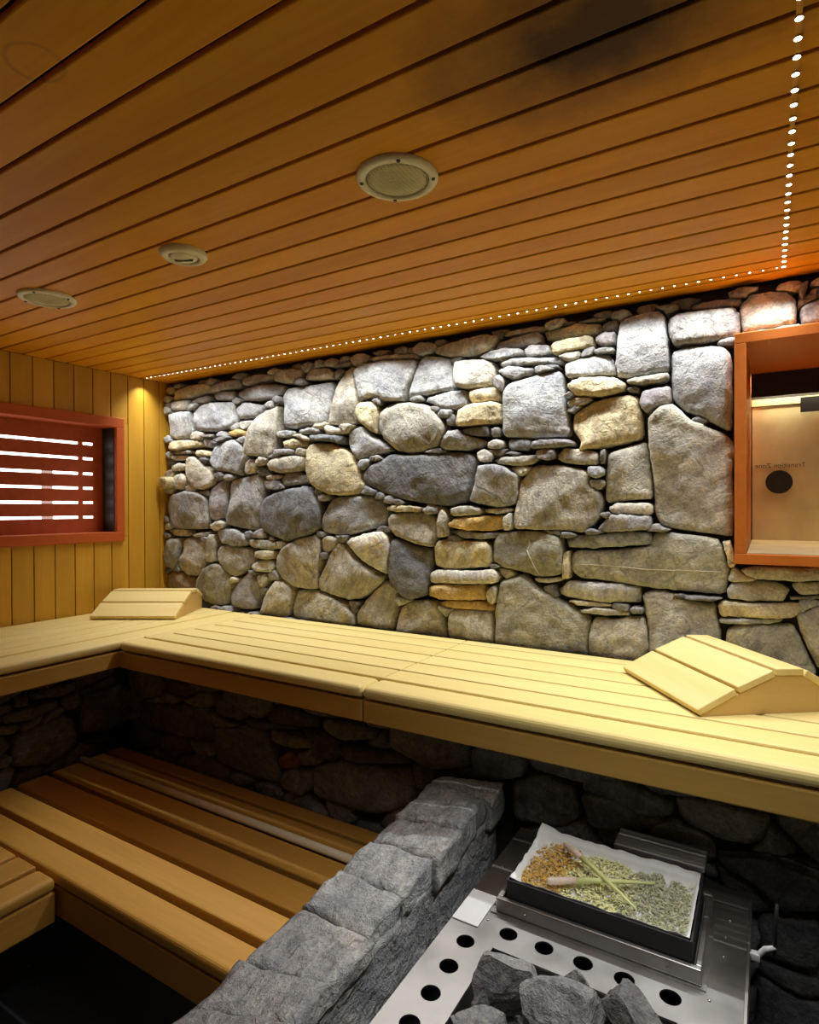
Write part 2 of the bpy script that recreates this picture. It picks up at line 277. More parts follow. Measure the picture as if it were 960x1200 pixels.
STONES_BACK="""t -2804 651 -2669 664 -2512 658 -2507 609 -2590 601 -2692 594 -2811 595
m -2495 641 -2383 655 -2290 658 -2286 615 -2384 611 -2469 605 -2501 620
m -2275 657 -2171 666 -2080 658 -2076 630 -2162 622 -2250 617 -2281 632
t -2061 652 -2010 665 -1938 661 -1867 646 -1876 617 -1920 599 -1992 602 -2052 617
m -2490 600 -2426 609 -2337 599 -2332 558 -2395 559 -2469 568
m -2579 590 -2507 593 -2502 570 -2545 564 -2652 563 -2647 582
t -2817 590 -2739 591 -2664 586 -2664 537 -2740 537 -2823 544
m -2316 593 -2261 605 -2162 612 -2066 606 -1992 590 -2011 554 -2067 536 -2172 536 -2281 551 -2322 572
g -2647 521 -2590 554 -2491 559 -2363 551 -2322 532 -2333 497 -2318 445 -2364 413 -2449 403 -2614 416 -2642 463
m -2332 515 -2281 539 -2202 524 -2134 511 -2139 480 -2173 458 -2242 450 -2302 462 -2328 486
g -2842 526 -2752 530 -2653 521 -2648 464 -2642 402 -2694 379 -2777 380 -2831 392 -2830 462
w -2302 437 -2262 442 -2202 440 -2207 408 -2262 399 -2297 411
o -2370 391 -2292 402 -2242 386 -2244 363 -2303 365 -2365 376
t -2039 492 -2021 497 -2030 450 -2040 368 -2050 287 -2069 253 -2145 257 -2243 268 -2233 332 -2212 394 -2163 454 -2105 481
y -2837 372 -2718 373 -2592 363 -2575 341 -2649 330 -2742 318 -2831 325
m -2575 364 -2525 368 -2493 348 -2515 323 -2559 329
y -2643 303 -2581 315 -2520 301 -2520 275 -2593 277 -2638 288
w -2808 292 -2678 290 -2696 266 -2802 266
m -2795 319 -2655 315 -2661 297 -2754 297 -2795 303
g -2515 282 -2482 325 -2407 350 -2323 355 -2273 327 -2248 297 -2243 254 -2274 191 -2284 163 -2366 187 -2461 198 -2515 237
w -2263 234 -2223 250 -2170 226 -2184 188 -2244 169 -2269 191
t -2690 267 -2666 285 -2582 255 -2516 207 -2478 161 -2494 125 -2561 100 -2628 109 -2679 160 -2690 214
t -2814 234 -2754 251 -2696 241 -2702 214 -2778 208 -2814 214
w -2821 156 -2779 190 -2725 192 -2685 160 -2680 117 -2744 103 -2803 112
t -2112 217 -2069 243 -1995 249 -1923 253 -1861 243 -1866 190 -1923 172 -2014 170 -2088 185
w -2122 158 -2070 167 -2014 158 -2023 141 -2108 144
m -2132 137 -2070 142 -2009 130 -2023 103 -2089 91 -2122 102
m -2005 141 -1977 167 -1923 172 -1862 157 -1857 116 -1924 111 -1996 106
y -2008 325 -1922 330 -1852 316 -1848 286 -1922 286 -1990 290
m -2040 368 -1976 374 -1922 367 -1931 344 -1994 339 -2036 348
m -2041 286 -1976 286 -1922 280 -1923 259 -2032 258
d -2487 362 -2386 374 -2365 362 -2449 345
w -2558 389 -2492 391 -2492 374 -2553 375
m -2853 15 -2822 81 -2709 97 -2594 91 -2533 58 -2528 -2 -2518 -77 -2551 -107 -2664 -110 -2818 -103 -2835 -48
p -2516 106 -2462 139 -2398 159 -2388 100 -2394 13 -2405 -39 -2474 -69 -2518 -54 -2523 28
m -2377 115 -2356 151 -2274 159 -2165 177 -2127 137 -2132 74 -2152 11 -2152 -80 -2177 -115 -2266 -103 -2389 -83 -2400 -46 -2378 27
d -2147 11 -2127 53 -2042 83 -1978 96 -1853 106 -1810 82 -1777 36 -1760 -10 -1769 -56 -1777 -95 -1837 -123 -1925 -145 -1979 -163 -2072 -134 -2138 -108 -2152 -52
t -2885 -120 -2818 -109 -2699 -109 -2682 -128 -2699 -149 -2806 -146
t -2659 -139 -2585 -126 -2513 -121 -2519 -144 -2630 -152
t -2518 -84 -2431 -59 -2405 -75 -2411 -97 -2486 -117 -2518 -99
m -2464 -113 -2432 -101 -2327 -104 -2266 -131 -2241 -159 -2267 -189 -2348 -190 -2432 -179 -2459 -143
v -2226 -155 -2129 -150 -2044 -161 -2030 -188 -2072 -202 -2178 -193 -2222 -184
y -2178 -214 -2129 -204 -2053 -206 -2063 -245 -2130 -249 -2173 -239
w -2203 -279 -2159 -256 -2073 -252 -2059 -279 -2073 -311 -2159 -312 -2203 -300
v -2880 -231 -2842 -166 -2758 -157 -2747 -187 -2759 -250 -2784 -313 -2820 -335 -2868 -325 -2886 -279
t -2741 -180 -2699 -154 -2619 -161 -2536 -189 -2536 -242 -2553 -295 -2610 -358 -2701 -360 -2760 -320 -2759 -266 -2729 -233
t -2530 -197 -2502 -136 -2475 -132 -2470 -180 -2482 -277 -2531 -283
v -2465 -224 -2443 -190 -2349 -191 -2217 -201 -2197 -229 -2198 -272 -2248 -302 -2329 -350 -2381 -331 -2444 -283 -2465 -254
b -2881 -366 -2820 -339 -2736 -346 -2644 -376 -2610 -400 -2622 -435 -2702 -448 -2845 -458 -2882 -429
v -2610 -381 -2553 -318 -2487 -285 -2423 -296 -2371 -345 -2361 -395 -2372 -462 -2393 -497 -2500 -502 -2555 -491 -2622 -435
p -2350 -417 -2309 -363 -2248 -320 -2208 -329 -2155 -382 -2150 -431 -2180 -497 -2269 -508 -2341 -492 -2356 -446
t -2131 -458 -2112 -407 -2045 -341 -1981 -357 -1940 -389 -1945 -443 -1964 -499 -1973 -524 -2151 -523
v -2169 -334 -2111 -317 -2097 -344 -2121 -387 -2150 -382
t -2228 -309 -2178 -310 -2179 -327 -2218 -333
t -2042 -237 -2021 -202 -1970 -173 -1890 -137 -1794 -123 -1768 -141 -1771 -213 -1783 -279 -1792 -375 -1865 -378 -1945 -369 -2008 -338 -2043 -292
t -1765 -141 -1727 -124 -1666 -139 -1678 -171 -1736 -209 -1761 -193
t -1662 -148 -1630 -163 -1567 -231 -1491 -265 -1420 -301 -1476 -357 -1553 -403 -1608 -410 -1696 -398 -1783 -378 -1787 -332 -1736 -244 -1707 -191
w -1626 -150 -1598 -134 -1505 -110 -1438 -99 -1401 -120 -1390 -169 -1401 -224 -1405 -285 -1476 -258 -1536 -229 -1583 -187
m -1773 -82 -1752 -17 -1710 48 -1637 54 -1512 58 -1437 33 -1411 -16 -1412 -71 -1467 -84 -1567 -111 -1638 -125 -1719 -117 -1765 -108
y -1848 289 -1817 304 -1708 295 -1620 263 -1580 223 -1557 172 -1534 127 -1512 96 -1550 62 -1637 57 -1718 64 -1793 95 -1836 123 -1853 183
t -1401 -41 -1372 -24 -1287 -19 -1218 -16 -1165 -40 -1157 -74 -1168 -121 -1185 -163 -1260 -150 -1329 -131 -1372 -113 -1401 -77
d -1390 -144 -1372 -130 -1329 -140 -1260 -161 -1189 -171 -1187 -238 -1199 -285 -1206 -359 -1288 -385 -1323 -371 -1359 -331 -1391 -296 -1394 -211
t -1409 -310 -1373 -326 -1352 -354 -1359 -409 -1367 -519 -1432 -526 -1561 -520 -1565 -464 -1514 -403 -1461 -344
t -1950 -464 -1918 -387 -1796 -382 -1696 -411 -1616 -430 -1572 -471 -1565 -524 -1746 -526 -1950 -518
t -1360 -531 -1356 -470 -1331 -419 -1288 -392 -1226 -381 -1173 -389 -1147 -421 -1127 -460 -1113 -528 -1193 -531 -1331 -534
y -1404 2 -1379 13 -1287 9 -1218 2 -1245 -16 -1357 -15 -1400 -10
v -1608 -414 -1537 -411 -1561 -442 -1600 -435
g -1988 576 -1947 579 -1824 578 -1715 580 -1697 564 -1703 500 -1720 437 -1741 392 -1843 391 -1949 381 -2003 400 -1998 475 -2011 530
t -1586 630 -1574 613 -1571 531 -1556 473 -1564 424 -1556 379 -1659 377 -1733 386 -1707 468 -1682 549 -1634 608 -1602 629
g -1571 606 -1532 630 -1427 629 -1312 625 -1253 618 -1256 580 -1291 519 -1320 453 -1428 461 -1435 477 -1487 485 -1544 475 -1559 536
t -1501 651 -1427 653 -1319 648 -1236 641 -1249 623 -1354 631 -1471 637
t -1850 624 -1798 644 -1715 640 -1694 618 -1698 590 -1773 593 -1863 601
v -1686 617 -1650 629 -1634 620 -1658 585 -1678 584
v -1698 641 -1625 651 -1586 652 -1594 638 -1658 636
y -1568 455 -1548 469 -1487 466 -1442 441 -1443 401 -1454 353 -1454 319 -1495 343 -1549 385 -1572 418
t -1446 413 -1406 440 -1355 448 -1271 443 -1216 429 -1170 395 -1127 351 -1116 316 -1137 283 -1157 247 -1224 233 -1300 231 -1356 246 -1414 289 -1450 340
g -1611 345 -1549 366 -1503 325 -1436 290 -1378 250 -1429 238 -1503 223 -1557 210 -1588 249 -1612 288
w -1745 368 -1724 378 -1659 360 -1631 347 -1635 331 -1733 338
d -1826 340 -1750 339 -1627 324 -1628 283 -1717 307 -1817 314
m -1904 366 -1826 377 -1758 362 -1766 346 -1887 351
t -1931 344 -1887 351 -1830 328 -1835 311 -1878 324
d -1538 152 -1504 186 -1429 213 -1392 231 -1328 226 -1237 222 -1137 226 -1061 223 -998 212 -977 184 -986 123 -1002 62 -1030 23 -1125 7 -1205 16 -1314 34 -1429 66 -1504 99 -1534 124
t -1169 653 -1123 663 -1028 666 -936 669 -883 653 -901 631 -919 606 -997 598 -1091 606 -1172 632
g -1215 627 -1162 621 -1097 603 -1091 554 -1085 507 -1069 477 -1156 472 -1257 468 -1305 467 -1284 524 -1257 574 -1236 613
w -1078 580 -1034 589 -961 579 -913 564 -901 536 -913 482 -937 471 -1028 470 -1066 483 -1082 524
y -1016 460 -961 468 -913 466 -887 447 -884 414 -937 411 -1004 412 -1019 438
m -1203 457 -1124 466 -1035 471 -1025 444 -1022 411 -1073 395 -1130 401 -1183 431 -1210 440
y -1060 391 -1010 409 -907 411 -875 397 -875 326 -937 323 -1010 323 -1070 327
w -1111 362 -1079 376 -1070 358 -1076 328 -1105 333
g -1141 266 -1111 310 -1060 315 -1041 291 -974 273 -938 259 -962 239 -1017 228 -1124 234 -1147 246
d -1041 314 -986 315 -928 314 -926 278 -974 281 -1035 294
w -932 254 -902 265 -867 255 -867 228 -902 224 -932 234
g -973 589 -925 602 -854 605 -792 594 -787 575 -843 569 -913 570
p -907 613 -889 635 -803 643 -723 649 -716 610 -775 604 -854 605
t -866 656 -860 668 -764 673 -701 671 -707 656 -792 652
m -889 523 -843 539 -787 521 -743 521 -743 500 -821 483 -855 497
p -898 497 -878 508 -861 487 -866 461 -878 443 -907 471
w -917 307 -884 308 -884 272 -914 272
d -855 260 -776 259 -754 248 -765 214 -844 219
g -870 438 -861 458 -832 476 -744 493 -657 501 -642 483 -633 419 -622 349 -616 259 -696 257 -769 260 -875 273
m -974 167 -914 170 -856 152 -805 123 -810 69 -816 16 -879 0 -938 8 -1017 26 -999 68 -983 112
w -980 217 -950 230 -908 208 -914 181 -950 174 -974 189
t -908 186 -867 195 -793 192 -738 197 -732 181 -754 161 -821 158 -885 168
w -867 206 -838 214 -793 205 -821 196
t -1093 -2 -1042 9 -968 0 -950 -16 -975 -30 -1080 -32
w -947 -5 -915 -3 -833 -1 -839 -14 -891 -23 -941 -19
o -1103 -62 -1061 -39 -963 -32 -868 -30 -871 -82 -939 -91 -1030 -87 -1097 -76
m -1106 -94 -1049 -91 -963 -99 -885 -95 -897 -115 -963 -125 -1049 -118
t -1152 -16 -1132 4 -1106 -39 -1113 -74 -1106 -114 -1152 -121 -1158 -74
t -865 -38 -836 -16 -833 -70 -839 -87 -865 -84
y -1182 -156 -1159 -132 -1062 -131 -945 -130 -924 -148 -916 -214 -939 -232 -1062 -245 -1146 -246 -1179 -226
w -1196 -279 -1172 -255 -1107 -251 -1000 -247 -903 -238 -886 -259 -898 -290 -1031 -301 -1192 -308
o -1203 -327 -1172 -313 -1062 -307 -951 -303 -942 -326 -951 -360 -1050 -369 -1153 -375 -1199 -361
o -1150 -384 -1063 -371 -964 -368 -916 -385 -913 -404 -1000 -402 -1133 -404
t -1108 -441 -1095 -411 -1031 -403 -964 -403 -922 -407 -907 -461 -910 -527 -1001 -532 -1108 -527 -1117 -476
w -936 -326 -915 -302 -898 -307 -901 -356 -916 -376 -936 -359
v -886 -284 -834 -263 -796 -249 -764 -271 -728 -300 -650 -340 -592 -370 -543 -400 -552 -463 -549 -531 -680 -530 -835 -531 -903 -526 -904 -391
v -915 -144 -905 -113 -879 -94 -795 -89 -697 -90 -649 -107 -639 -159 -642 -229 -655 -247 -721 -257 -796 -240 -873 -229 -916 -206
y -713 648 -659 651 -578 652 -506 646 -503 615 -578 612 -648 614 -698 616
o -500 634 -479 644 -444 641 -446 609 -495 614
y -680 596 -624 605 -533 606 -528 568 -596 561 -671 556
p -517 597 -495 608 -452 605 -452 563 -490 561 -517 575
g -630 517 -590 531 -534 535 -479 536 -460 500 -457 467 -506 467 -573 464 -627 470
g -441 619 -425 644 -373 654 -313 656 -294 630 -287 557 -282 453 -343 448 -405 445 -449 452 -455 500 -449 565
v -415 437 -353 441 -283 443 -281 424 -323 416 -384 415 -415 426
y -627 441 -601 459 -550 461 -452 450 -420 424 -426 400 -479 392 -534 393 -596 401
w -625 381 -596 392 -539 388 -534 380 -579 362 -619 360
y -608 296 -602 335 -573 356 -501 383 -415 388 -381 379 -376 333 -366 288 -369 235 -426 219 -501 210 -579 205 -573 236 -602 272
w -415 410 -384 412 -374 403 -379 390 -412 395
p -374 359 -366 396 -323 400 -281 402 -272 350 -323 333 -353 317 -371 338
g -884 555 -857 567 -756 555 -654 546 -630 528 -654 523 -738 532 -832 539 -877 539
m -784 590 -750 606 -689 597 -682 564 -738 559 -778 567
g -707 525 -660 519 -648 508 -683 506 -704 514
m -533 552 -500 559 -457 552 -460 536 -522 539
v -584 662 -500 661 -479 655 -522 652 -578 655
v -642 663 -595 668 -595 656 -636 657
p -751 244 -672 249 -608 243 -593 223 -678 218 -757 221
w -657 195 -631 217 -590 209 -523 199 -509 171 -518 149 -579 154 -637 162 -663 178
t -504 198 -485 203 -490 153 -504 151
p -739 214 -666 213 -667 184 -702 171 -736 184
t -804 94 -782 123 -751 158 -649 154 -551 133 -545 76 -512 59 -496 19 -507 -31 -540 -71 -574 -89 -661 -84 -758 -80 -821 -81 -827 -32 -814 34
t -482 186 -458 196 -405 212 -356 223 -346 163 -338 93 -336 29 -395 24 -479 16 -493 25 -487 114
w -479 -3 -453 14 -395 14 -343 16 -333 2 -343 -28 -405 -23 -469 -20
m -518 -76 -469 -26 -416 -25 -338 -31 -338 -74 -426 -83 -501 -87
g -632 -118 -580 -100 -501 -93 -395 -83 -338 -84 -336 -125 -426 -134 -535 -145 -620 -146
v -611 -170 -597 -157 -524 -154 -426 -144 -341 -132 -331 -87 -313 -81 -235 -90 -138 -102 -120 -151 -105 -205 -119 -281 -226 -278 -374 -270 -502 -258 -591 -252 -614 -222
y -639 -165 -618 -156 -618 -257 -641 -258
w -658 -297 -626 -269 -546 -267 -448 -266 -379 -275 -374 -302 -379 -327 -480 -335 -591 -333 -632 -327 -655 -317
y -626 -338 -580 -335 -469 -338 -469 -347 -580 -352
t -577 -369 -524 -354 -426 -356 -408 -371 -480 -377 -569 -376
y -405 -343 -364 -339 -364 -361 -403 -362
t -541 -411 -529 -393 -458 -392 -405 -377 -364 -376 -354 -420 -349 -473 -364 -524 -427 -532 -502 -536 -552 -531 -551 -463
t -718 -295 -679 -281 -658 -323 -667 -330 -703 -312
w -752 -264 -646 -255 -644 -267 -685 -277 -734 -278
t -371 -301 -350 -284 -292 -283 -202 -310 -148 -310 -146 -350 -132 -403 -132 -480 -258 -496 -351 -495 -351 -419 -362 -345
m -286 620 -257 636 -148 632 -91 628 -78 602 -78 550 -96 532 -175 526 -269 534 -280 563
g -277 508 -235 526 -148 516 -111 499 -98 459 -98 325 -101 248 -117 244 -175 284 -235 313 -269 353 -274 427
t -75 631 -50 661 5 662 48 654 71 627 74 588 69 547 5 546 -70 543 -75 590
m 81 600 127 614 198 614 202 549 145 540 83 541
m -227 658 -180 662 -106 660 -70 653 -75 634 -148 636 -224 643
v -326 667 -263 668 -249 650 -291 639 -297 652
m 83 664 102 671 95 639 85 616 76 637
m 102 638 127 650 167 647 163 626 99 625
y -127 -108 -104 -105 -87 -186 -104 -193
t -80 -198 -35 -188 34 -184 127 -182 190 -181 190 -217 72 -224 -45 -222
w -114 -264 -96 -240 -25 -232 39 -237 53 -253 41 -287 -25 -291 -111 -293
y -140 -314 -127 -302 -45 -300 81 -290 88 -307 67 -336 -25 -344 -132 -349
w 60 -236 77 -229 127 -226 181 -225 181 -255 77 -265
g -138 -360 -65 -350 39 -343 15 -356 -96 -369 -135 -371
v -119 -431 -111 -394 -85 -372 5 -363 65 -361 91 -418 123 -497 119 -526 -45 -550 -111 -548
t 72 -336 100 -311 127 -295 190 -282 199 -449 132 -491 91 -407
g 51 -275 127 -266 181 -263 181 -271 53 -281
v -278 -288 -202 -287 -122 -290 -148 -300 -230 -300
t -348 304 -307 338 -267 340 -218 282 -115 233 -92 200 -101 98 -95 15 -99 -96 -152 -87 -238 -78 -308 -65 -328 -26 -333 105 -346 216
d 1056 144 888 161 773 98 822 15 993 -3 1110 61
m 1098 -265 970 -226 816 -232 742 -300 756 -376 889 -417 1042 -406 1133 -342
m 1067 552 870 580 744 504 778 406 975 388 1127 453
m 629 -375 570 -313 432 -316 337 -361 360 -427 472 -462 593 -436
p 923 293 807 329 704 290 701 231 804 200 929 223
g 1213 -84 1037 -43 874 -98 897 -196 1072 -234 1219 -178
m 924 -50 822 17 654 18 567 -60 671 -133 855 -135
t 808 604 719 645 599 640 509 598 528 538 609 492 731 500 810 544
t 832 -400 668 -372 561 -443 602 -529 786 -553 916 -480
p 1241 338 1086 417 884 361 934 248 1167 231
t 805 -194 691 -152 564 -172 471 -216 472 -286 592 -323 731 -322 786 -261
p 536 649 386 680 224 676 198 595 252 523 404 525 516 568
g 1242 -402 1146 -369 1051 -403 965 -449 1019 -512 1144 -543 1241 -499 1241 -450
g -2649 -483 -2690 -482 -2718 -500 -2691 -517 -2650 -518 -2631 -500
p 450 -262 370 -208 234 -223 194 -288 282 -340 411 -324
m 794 202 635 231 563 153 596 67 783 62 845 138
p 1232 648 1095 682 961 639 991 563 1126 520 1242 575
t -2747 -501 -2789 -485 -2833 -495 -2827 -521 -2776 -524
p 1241 -222 1171 -199 1109 -224 1049 -249 1104 -278 1145 -328 1242 -305 1241 -259
p 387 -435 217 -384 144 -484 267 -555 476 -525
m 883 378 772 413 683 467 564 427 565 364 584 301 714 293 800 328
m 996 -493 956 -448 900 -489 865 -510 842 -553 930 -556 1006 -557 1045 -521
t 1241 14 1077 41 1048 -47 1166 -72 1241 -43
g -2321 -505 -2365 -497 -2408 -501 -2424 -523 -2393 -539 -2351 -547 -2320 -529
v -176 -511 -212 -501 -250 -503 -281 -517 -271 -538 -241 -554 -198 -549 -169 -533
t -2782 204 -2814 215 -2851 211 -2876 196 -2865 177 -2837 163 -2804 173 -2783 185
g -1152 659 -1187 678 -1235 681 -1268 664 -1252 643 -1221 626 -1177 637
m 1241 230 1080 236 963 181 1068 129 1187 84 1241 155
t 960 681 833 681 725 646 810 600 897 579 966 619
d 580 -491 548 -450 443 -455 459 -506 444 -557 550 -556 595 -521
d -2519 -510 -2564 -486 -2619 -502 -2637 -532 -2585 -548 -2525 -541
v 794 35 639 67 563 48 564 7 640 4
t 1242 -347 1239 -308 1166 -323 1135 -341 1082 -382 1178 -379 1241 -379
t -1492 666 -1524 680 -1566 681 -1595 665 -1586 647 -1568 627 -1524 629 -1492 644
d -2804 271 -2846 276 -2875 259 -2858 238 -2817 238 -2794 252
g -297 -519 -330 -510 -360 -523 -356 -542 -320 -547 -290 -537
m -2067 525 -2105 528 -2130 510 -2106 493 -2063 490 -2040 510
m -1718 62 -1752 67 -1786 57 -1775 36 -1738 33 -1715 45
t -2800 672 -2835 679 -2872 674 -2877 655 -2870 638 -2835 628 -2808 641 -2790 655
g -406 669 -427 679 -456 676 -471 664 -466 650 -442 643 -418 647 -396 656
t 226 682 181 681 137 682 99 661 156 648 179 615 212 644 216 660
g -1909 -533 -1952 -519 -2000 -523 -1996 -550 -1943 -556
m -1137 6 -1200 16 -1236 -9 -1197 -27 -1154 -22
t -1349 -533 -1375 -525 -1407 -531 -1413 -551 -1375 -555 -1338 -551
m 1241 464 1118 511 1083 436 1114 403 1190 363 1240 413
m 887 -161 877 -124 805 -133 692 -133 769 -178 800 -192 859 -230 897 -190
d 291 -338 207 -299 195 -356 199 -395 292 -407 336 -366
g 700 282 636 297 564 293 565 258 565 216 644 229 702 245
p -2709 -504 -2757 -512 -2774 -536 -2723 -548 -2682 -529
m -2153 -530 -2173 -510 -2213 -514 -2240 -530 -2215 -548 -2174 -547
t -2566 405 -2604 411 -2640 411 -2657 395 -2667 374 -2626 369 -2585 365 -2558 383
m -1796 665 -1835 682 -1880 669 -1872 648 -1845 631 -1806 643
p -2118 -118 -2143 -96 -2181 -113 -2206 -137 -2156 -148 -2102 -143
t 712 670 582 681 532 681 508 656 529 616 595 640
m -1491 215 -1546 212 -1567 190 -1529 168 -1493 188
v -1274 -384 -1316 -375 -1351 -376 -1355 -393 -1341 -416 -1304 -401
g -490 130 -506 144 -545 146 -550 127 -547 112 -515 101 -489 115
d -1292 671 -1325 680 -1361 670 -1347 649 -1303 650
t -573 557 -621 557 -650 547 -632 533 -609 523 -577 533
t -2824 -89 -2832 -71 -2872 -71 -2877 -90 -2876 -101 -2866 -117 -2836 -110 -2818 -101
t 91 669 77 681 48 682 24 675 19 661 43 656 62 648 81 656
v -712 -534 -738 -533 -761 -533 -803 -542 -768 -556 -742 -557 -719 -557 -683 -548
t 1242 74 1174 85 1093 90 1085 46 1154 29 1242 27
p 1242 538 1186 545 1148 530 1134 507 1173 494 1241 469 1241 511
p 657 -125 619 -100 565 -120 564 -161 648 -156
p -2414 -529 -2423 -508 -2467 -500 -2506 -511 -2522 -531 -2505 -551 -2464 -557 -2424 -549
t 198 -518 157 -493 120 -521 106 -557 179 -555 247 -544
d -2099 196 -2143 204 -2176 184 -2151 164 -2109 158 -2071 176
g -2782 106 -2818 126 -2867 117 -2872 89 -2814 83
m 750 484 639 491 590 502 564 478 565 459 567 428 619 449 647 454
m -1361 46 -1397 56 -1430 44 -1426 25 -1394 17 -1360 26
p -1670 673 -1698 681 -1726 675 -1745 661 -1730 647 -1702 642 -1674 645 -1661 659
d 1240 -530 1220 -510 1185 -524 1080 -557 1201 -557 1240 -548
m -2810 609 -2830 623 -2867 619 -2876 601 -2850 587 -2816 593
m -1840 -526 -1870 -525 -1902 -524 -1912 -540 -1900 -554 -1870 -555 -1838 -556 -1828 -540
t -842 -234 -897 -231 -886 -256 -854 -270 -815 -254
t -623 679 -681 682 -702 667 -692 648 -651 653
m -848 223 -887 225 -932 221 -905 203 -883 195 -865 205
d -2245 678 -2294 681 -2339 666 -2292 655 -2268 658
t 79 550 47 547 10 547 6 527 42 523 64 524 95 533
v 1057 20 938 2 878 -19 920 -47 972 -62 1044 -42
p 957 -414 900 -418 875 -438 893 -459 936 -458 971 -442
d -2692 -468 -2728 -457 -2764 -464 -2789 -482 -2759 -497 -2721 -503 -2700 -487
m -2799 304 -2831 321 -2876 309 -2869 281 -2805 275
t -2087 243 -2141 255 -2175 232 -2150 207 -2108 220
v -119 -486 -166 -483 -213 -500 -171 -517 -132 -529 -114 -508
m -2028 -317 -2067 -296 -2105 -321 -2089 -351 -2023 -345
p 467 -188 418 -189 379 -189 373 -208 390 -221 412 -231 472 -243 475 -212
d -1449 75 -1482 86 -1511 99 -1526 81 -1547 64 -1507 59 -1467 54
v -1498 -531 -1540 -523 -1587 -524 -1592 -549 -1550 -557 -1503 -556
g 525 541 505 562 469 548 457 523 509 524
t -754 154 -801 155 -843 152 -823 133 -798 116 -774 133
m -1738 666 -1755 682 -1796 680 -1797 661 -1802 644 -1767 645 -1724 646
t -850 -537 -900 -529 -927 -528 -967 -543 -924 -556 -885 -557
v -23 674 -56 681 -83 682 -111 674 -105 658 -76 658 -59 651 -55 662
m -846 682 -882 682 -921 679 -905 661 -875 644 -865 667
t 1241 674 1219 681 1200 681 1168 682 1163 665 1191 659 1212 654 1242 658
t 987 241 884 212 820 171 923 160 971 183
d 746 -325 685 -323 600 -341 669 -372 728 -381 750 -354
m -2603 -454 -2646 -449 -2670 -469 -2647 -486 -2604 -491 -2580 -471
d -2403 187 -2443 196 -2478 183 -2476 162 -2449 147 -2413 154 -2384 168
m -1079 394 -1132 399 -1150 379 -1142 365 -1113 362 -1093 371
m -1743 -537 -1763 -525 -1791 -523 -1822 -527 -1830 -544 -1810 -557 -1779 -557 -1746 -554
t -1850 274 -1872 285 -1907 286 -1921 271 -1931 253 -1895 250 -1859 240 -1849 259
m -2442 665 -2471 679 -2510 682 -2535 665 -2512 651 -2490 645 -2462 649
g 976 597 951 605 927 597 904 578 948 569 981 580
t -64 -212 -97 -188 -107 -216 -112 -236 -72 -236 -29 -227
p -1607 682 -1648 682 -1662 667 -1663 648 -1626 653 -1593 662
t -1610 -139 -1600 -119 -1641 -125 -1675 -123 -1667 -140 -1656 -148 -1639 -155 -1626 -146
t -1056 -538 -1104 -529 -1147 -528 -1152 -557 -1097 -557
d -184 670 -213 681 -242 682 -281 680 -259 663 -249 654 -225 640 -215 658
d -604 -89 -639 -88 -647 -108 -611 -111 -585 -102
m -550 -539 -585 -534 -608 -533 -646 -540 -623 -557 -594 -557 -561 -557
p -2248 -522 -2290 -520 -2311 -538 -2281 -552 -2243 -543
v -2807 -530 -2828 -518 -2859 -520 -2876 -533 -2867 -548 -2836 -553 -2806 -546
m 889 347 851 356 823 342 821 323 859 314 896 326
d -2194 -122 -2228 -110 -2268 -116 -2262 -135 -2243 -153 -2202 -144
d -1612 -523 -1652 -523 -1682 -536 -1663 -554 -1628 -557 -1595 -544
m -2387 394 -2414 406 -2448 400 -2467 385 -2453 368 -2418 368 -2387 375
v 271 -188 232 -189 193 -204 181 -262 263 -217 370 -206
g 1112 -535 1070 -526 1043 -526 1028 -536 1010 -556 1054 -555 1085 -553
d -1853 600 -1864 613 -1891 609 -1912 602 -1921 587 -1894 579 -1867 578 -1842 587
v -495 98 -547 97 -541 74 -510 60 -488 78
d -1420 62 -1443 70 -1461 59 -1471 43 -1436 37 -1414 49
d 1240 -60 1215 -55 1198 -63 1173 -74 1204 -81 1242 -99 1242 -73
v 221 558 190 547 162 523 220 525 237 540
p -456 -533 -477 -539 -515 -545 -484 -557 -456 -557 -428 -545
d -983 -543 -1029 -534 -1062 -529 -1070 -546 -1051 -556 -1026 -556
g -316 681 -348 682 -374 682 -386 668 -371 653 -338 653 -323 666
d -1234 466 -1268 467 -1291 452 -1259 438 -1220 447
t -2835 -55 -2861 -37 -2876 -58 -2868 -72 -2828 -74
v -2806 -468 -2845 -460 -2875 -472 -2871 -491 -2836 -498 -2808 -487
p -1419 -526 -1458 -527 -1486 -523 -1495 -536 -1502 -551 -1473 -556 -1444 -557 -1417 -546
t -2640 117 -2665 140 -2689 117 -2694 98 -2658 95 -2607 98
g -1999 -526 -2035 -525 -2068 -526 -2074 -544 -2052 -557 -2021 -555 -1999 -544
t 481 -289 438 -280 424 -304 457 -315 513 -312
v -2274 548 -2293 557 -2316 565 -2341 556 -2340 543 -2327 533 -2305 528 -2290 538
m 1065 237 1017 240 989 234 980 216 1013 210 1035 218
t -1573 368 -1608 377 -1641 377 -1656 362 -1636 352 -1614 331 -1597 353
d -1399 -82 -1426 -75 -1451 -83 -1462 -101 -1424 -105 -1384 -101
t -2818 542 -2823 556 -2855 568 -2876 551 -2875 537 -2874 519 -2841 529 -2811 528
g 1242 -191 1241 -170 1208 -185 1189 -188 1174 -202 1204 -206 1228 -215 1241 -202
g 1041 682 997 682 969 681 963 668 964 657 983 648 1004 654 1026 661
p -139 -529 -166 -532 -208 -555 -144 -557 -114 -543
p -813 -533 -840 -534 -860 -544 -847 -557 -820 -556 -800 -546
p -463 670 -466 682 -490 682 -514 682 -532 670 -503 663 -490 658 -468 659
m -520 -79 -539 -73 -557 -83 -551 -97 -523 -95 -488 -89
t 506 682 477 682 366 682 472 663 493 658 515 667
v -2068 -134 -2091 -130 -2100 -140 -2094 -152 -2049 -154
g -1040 602 -1077 602 -1096 598 -1095 589 -1092 581 -1075 583 -1053 585
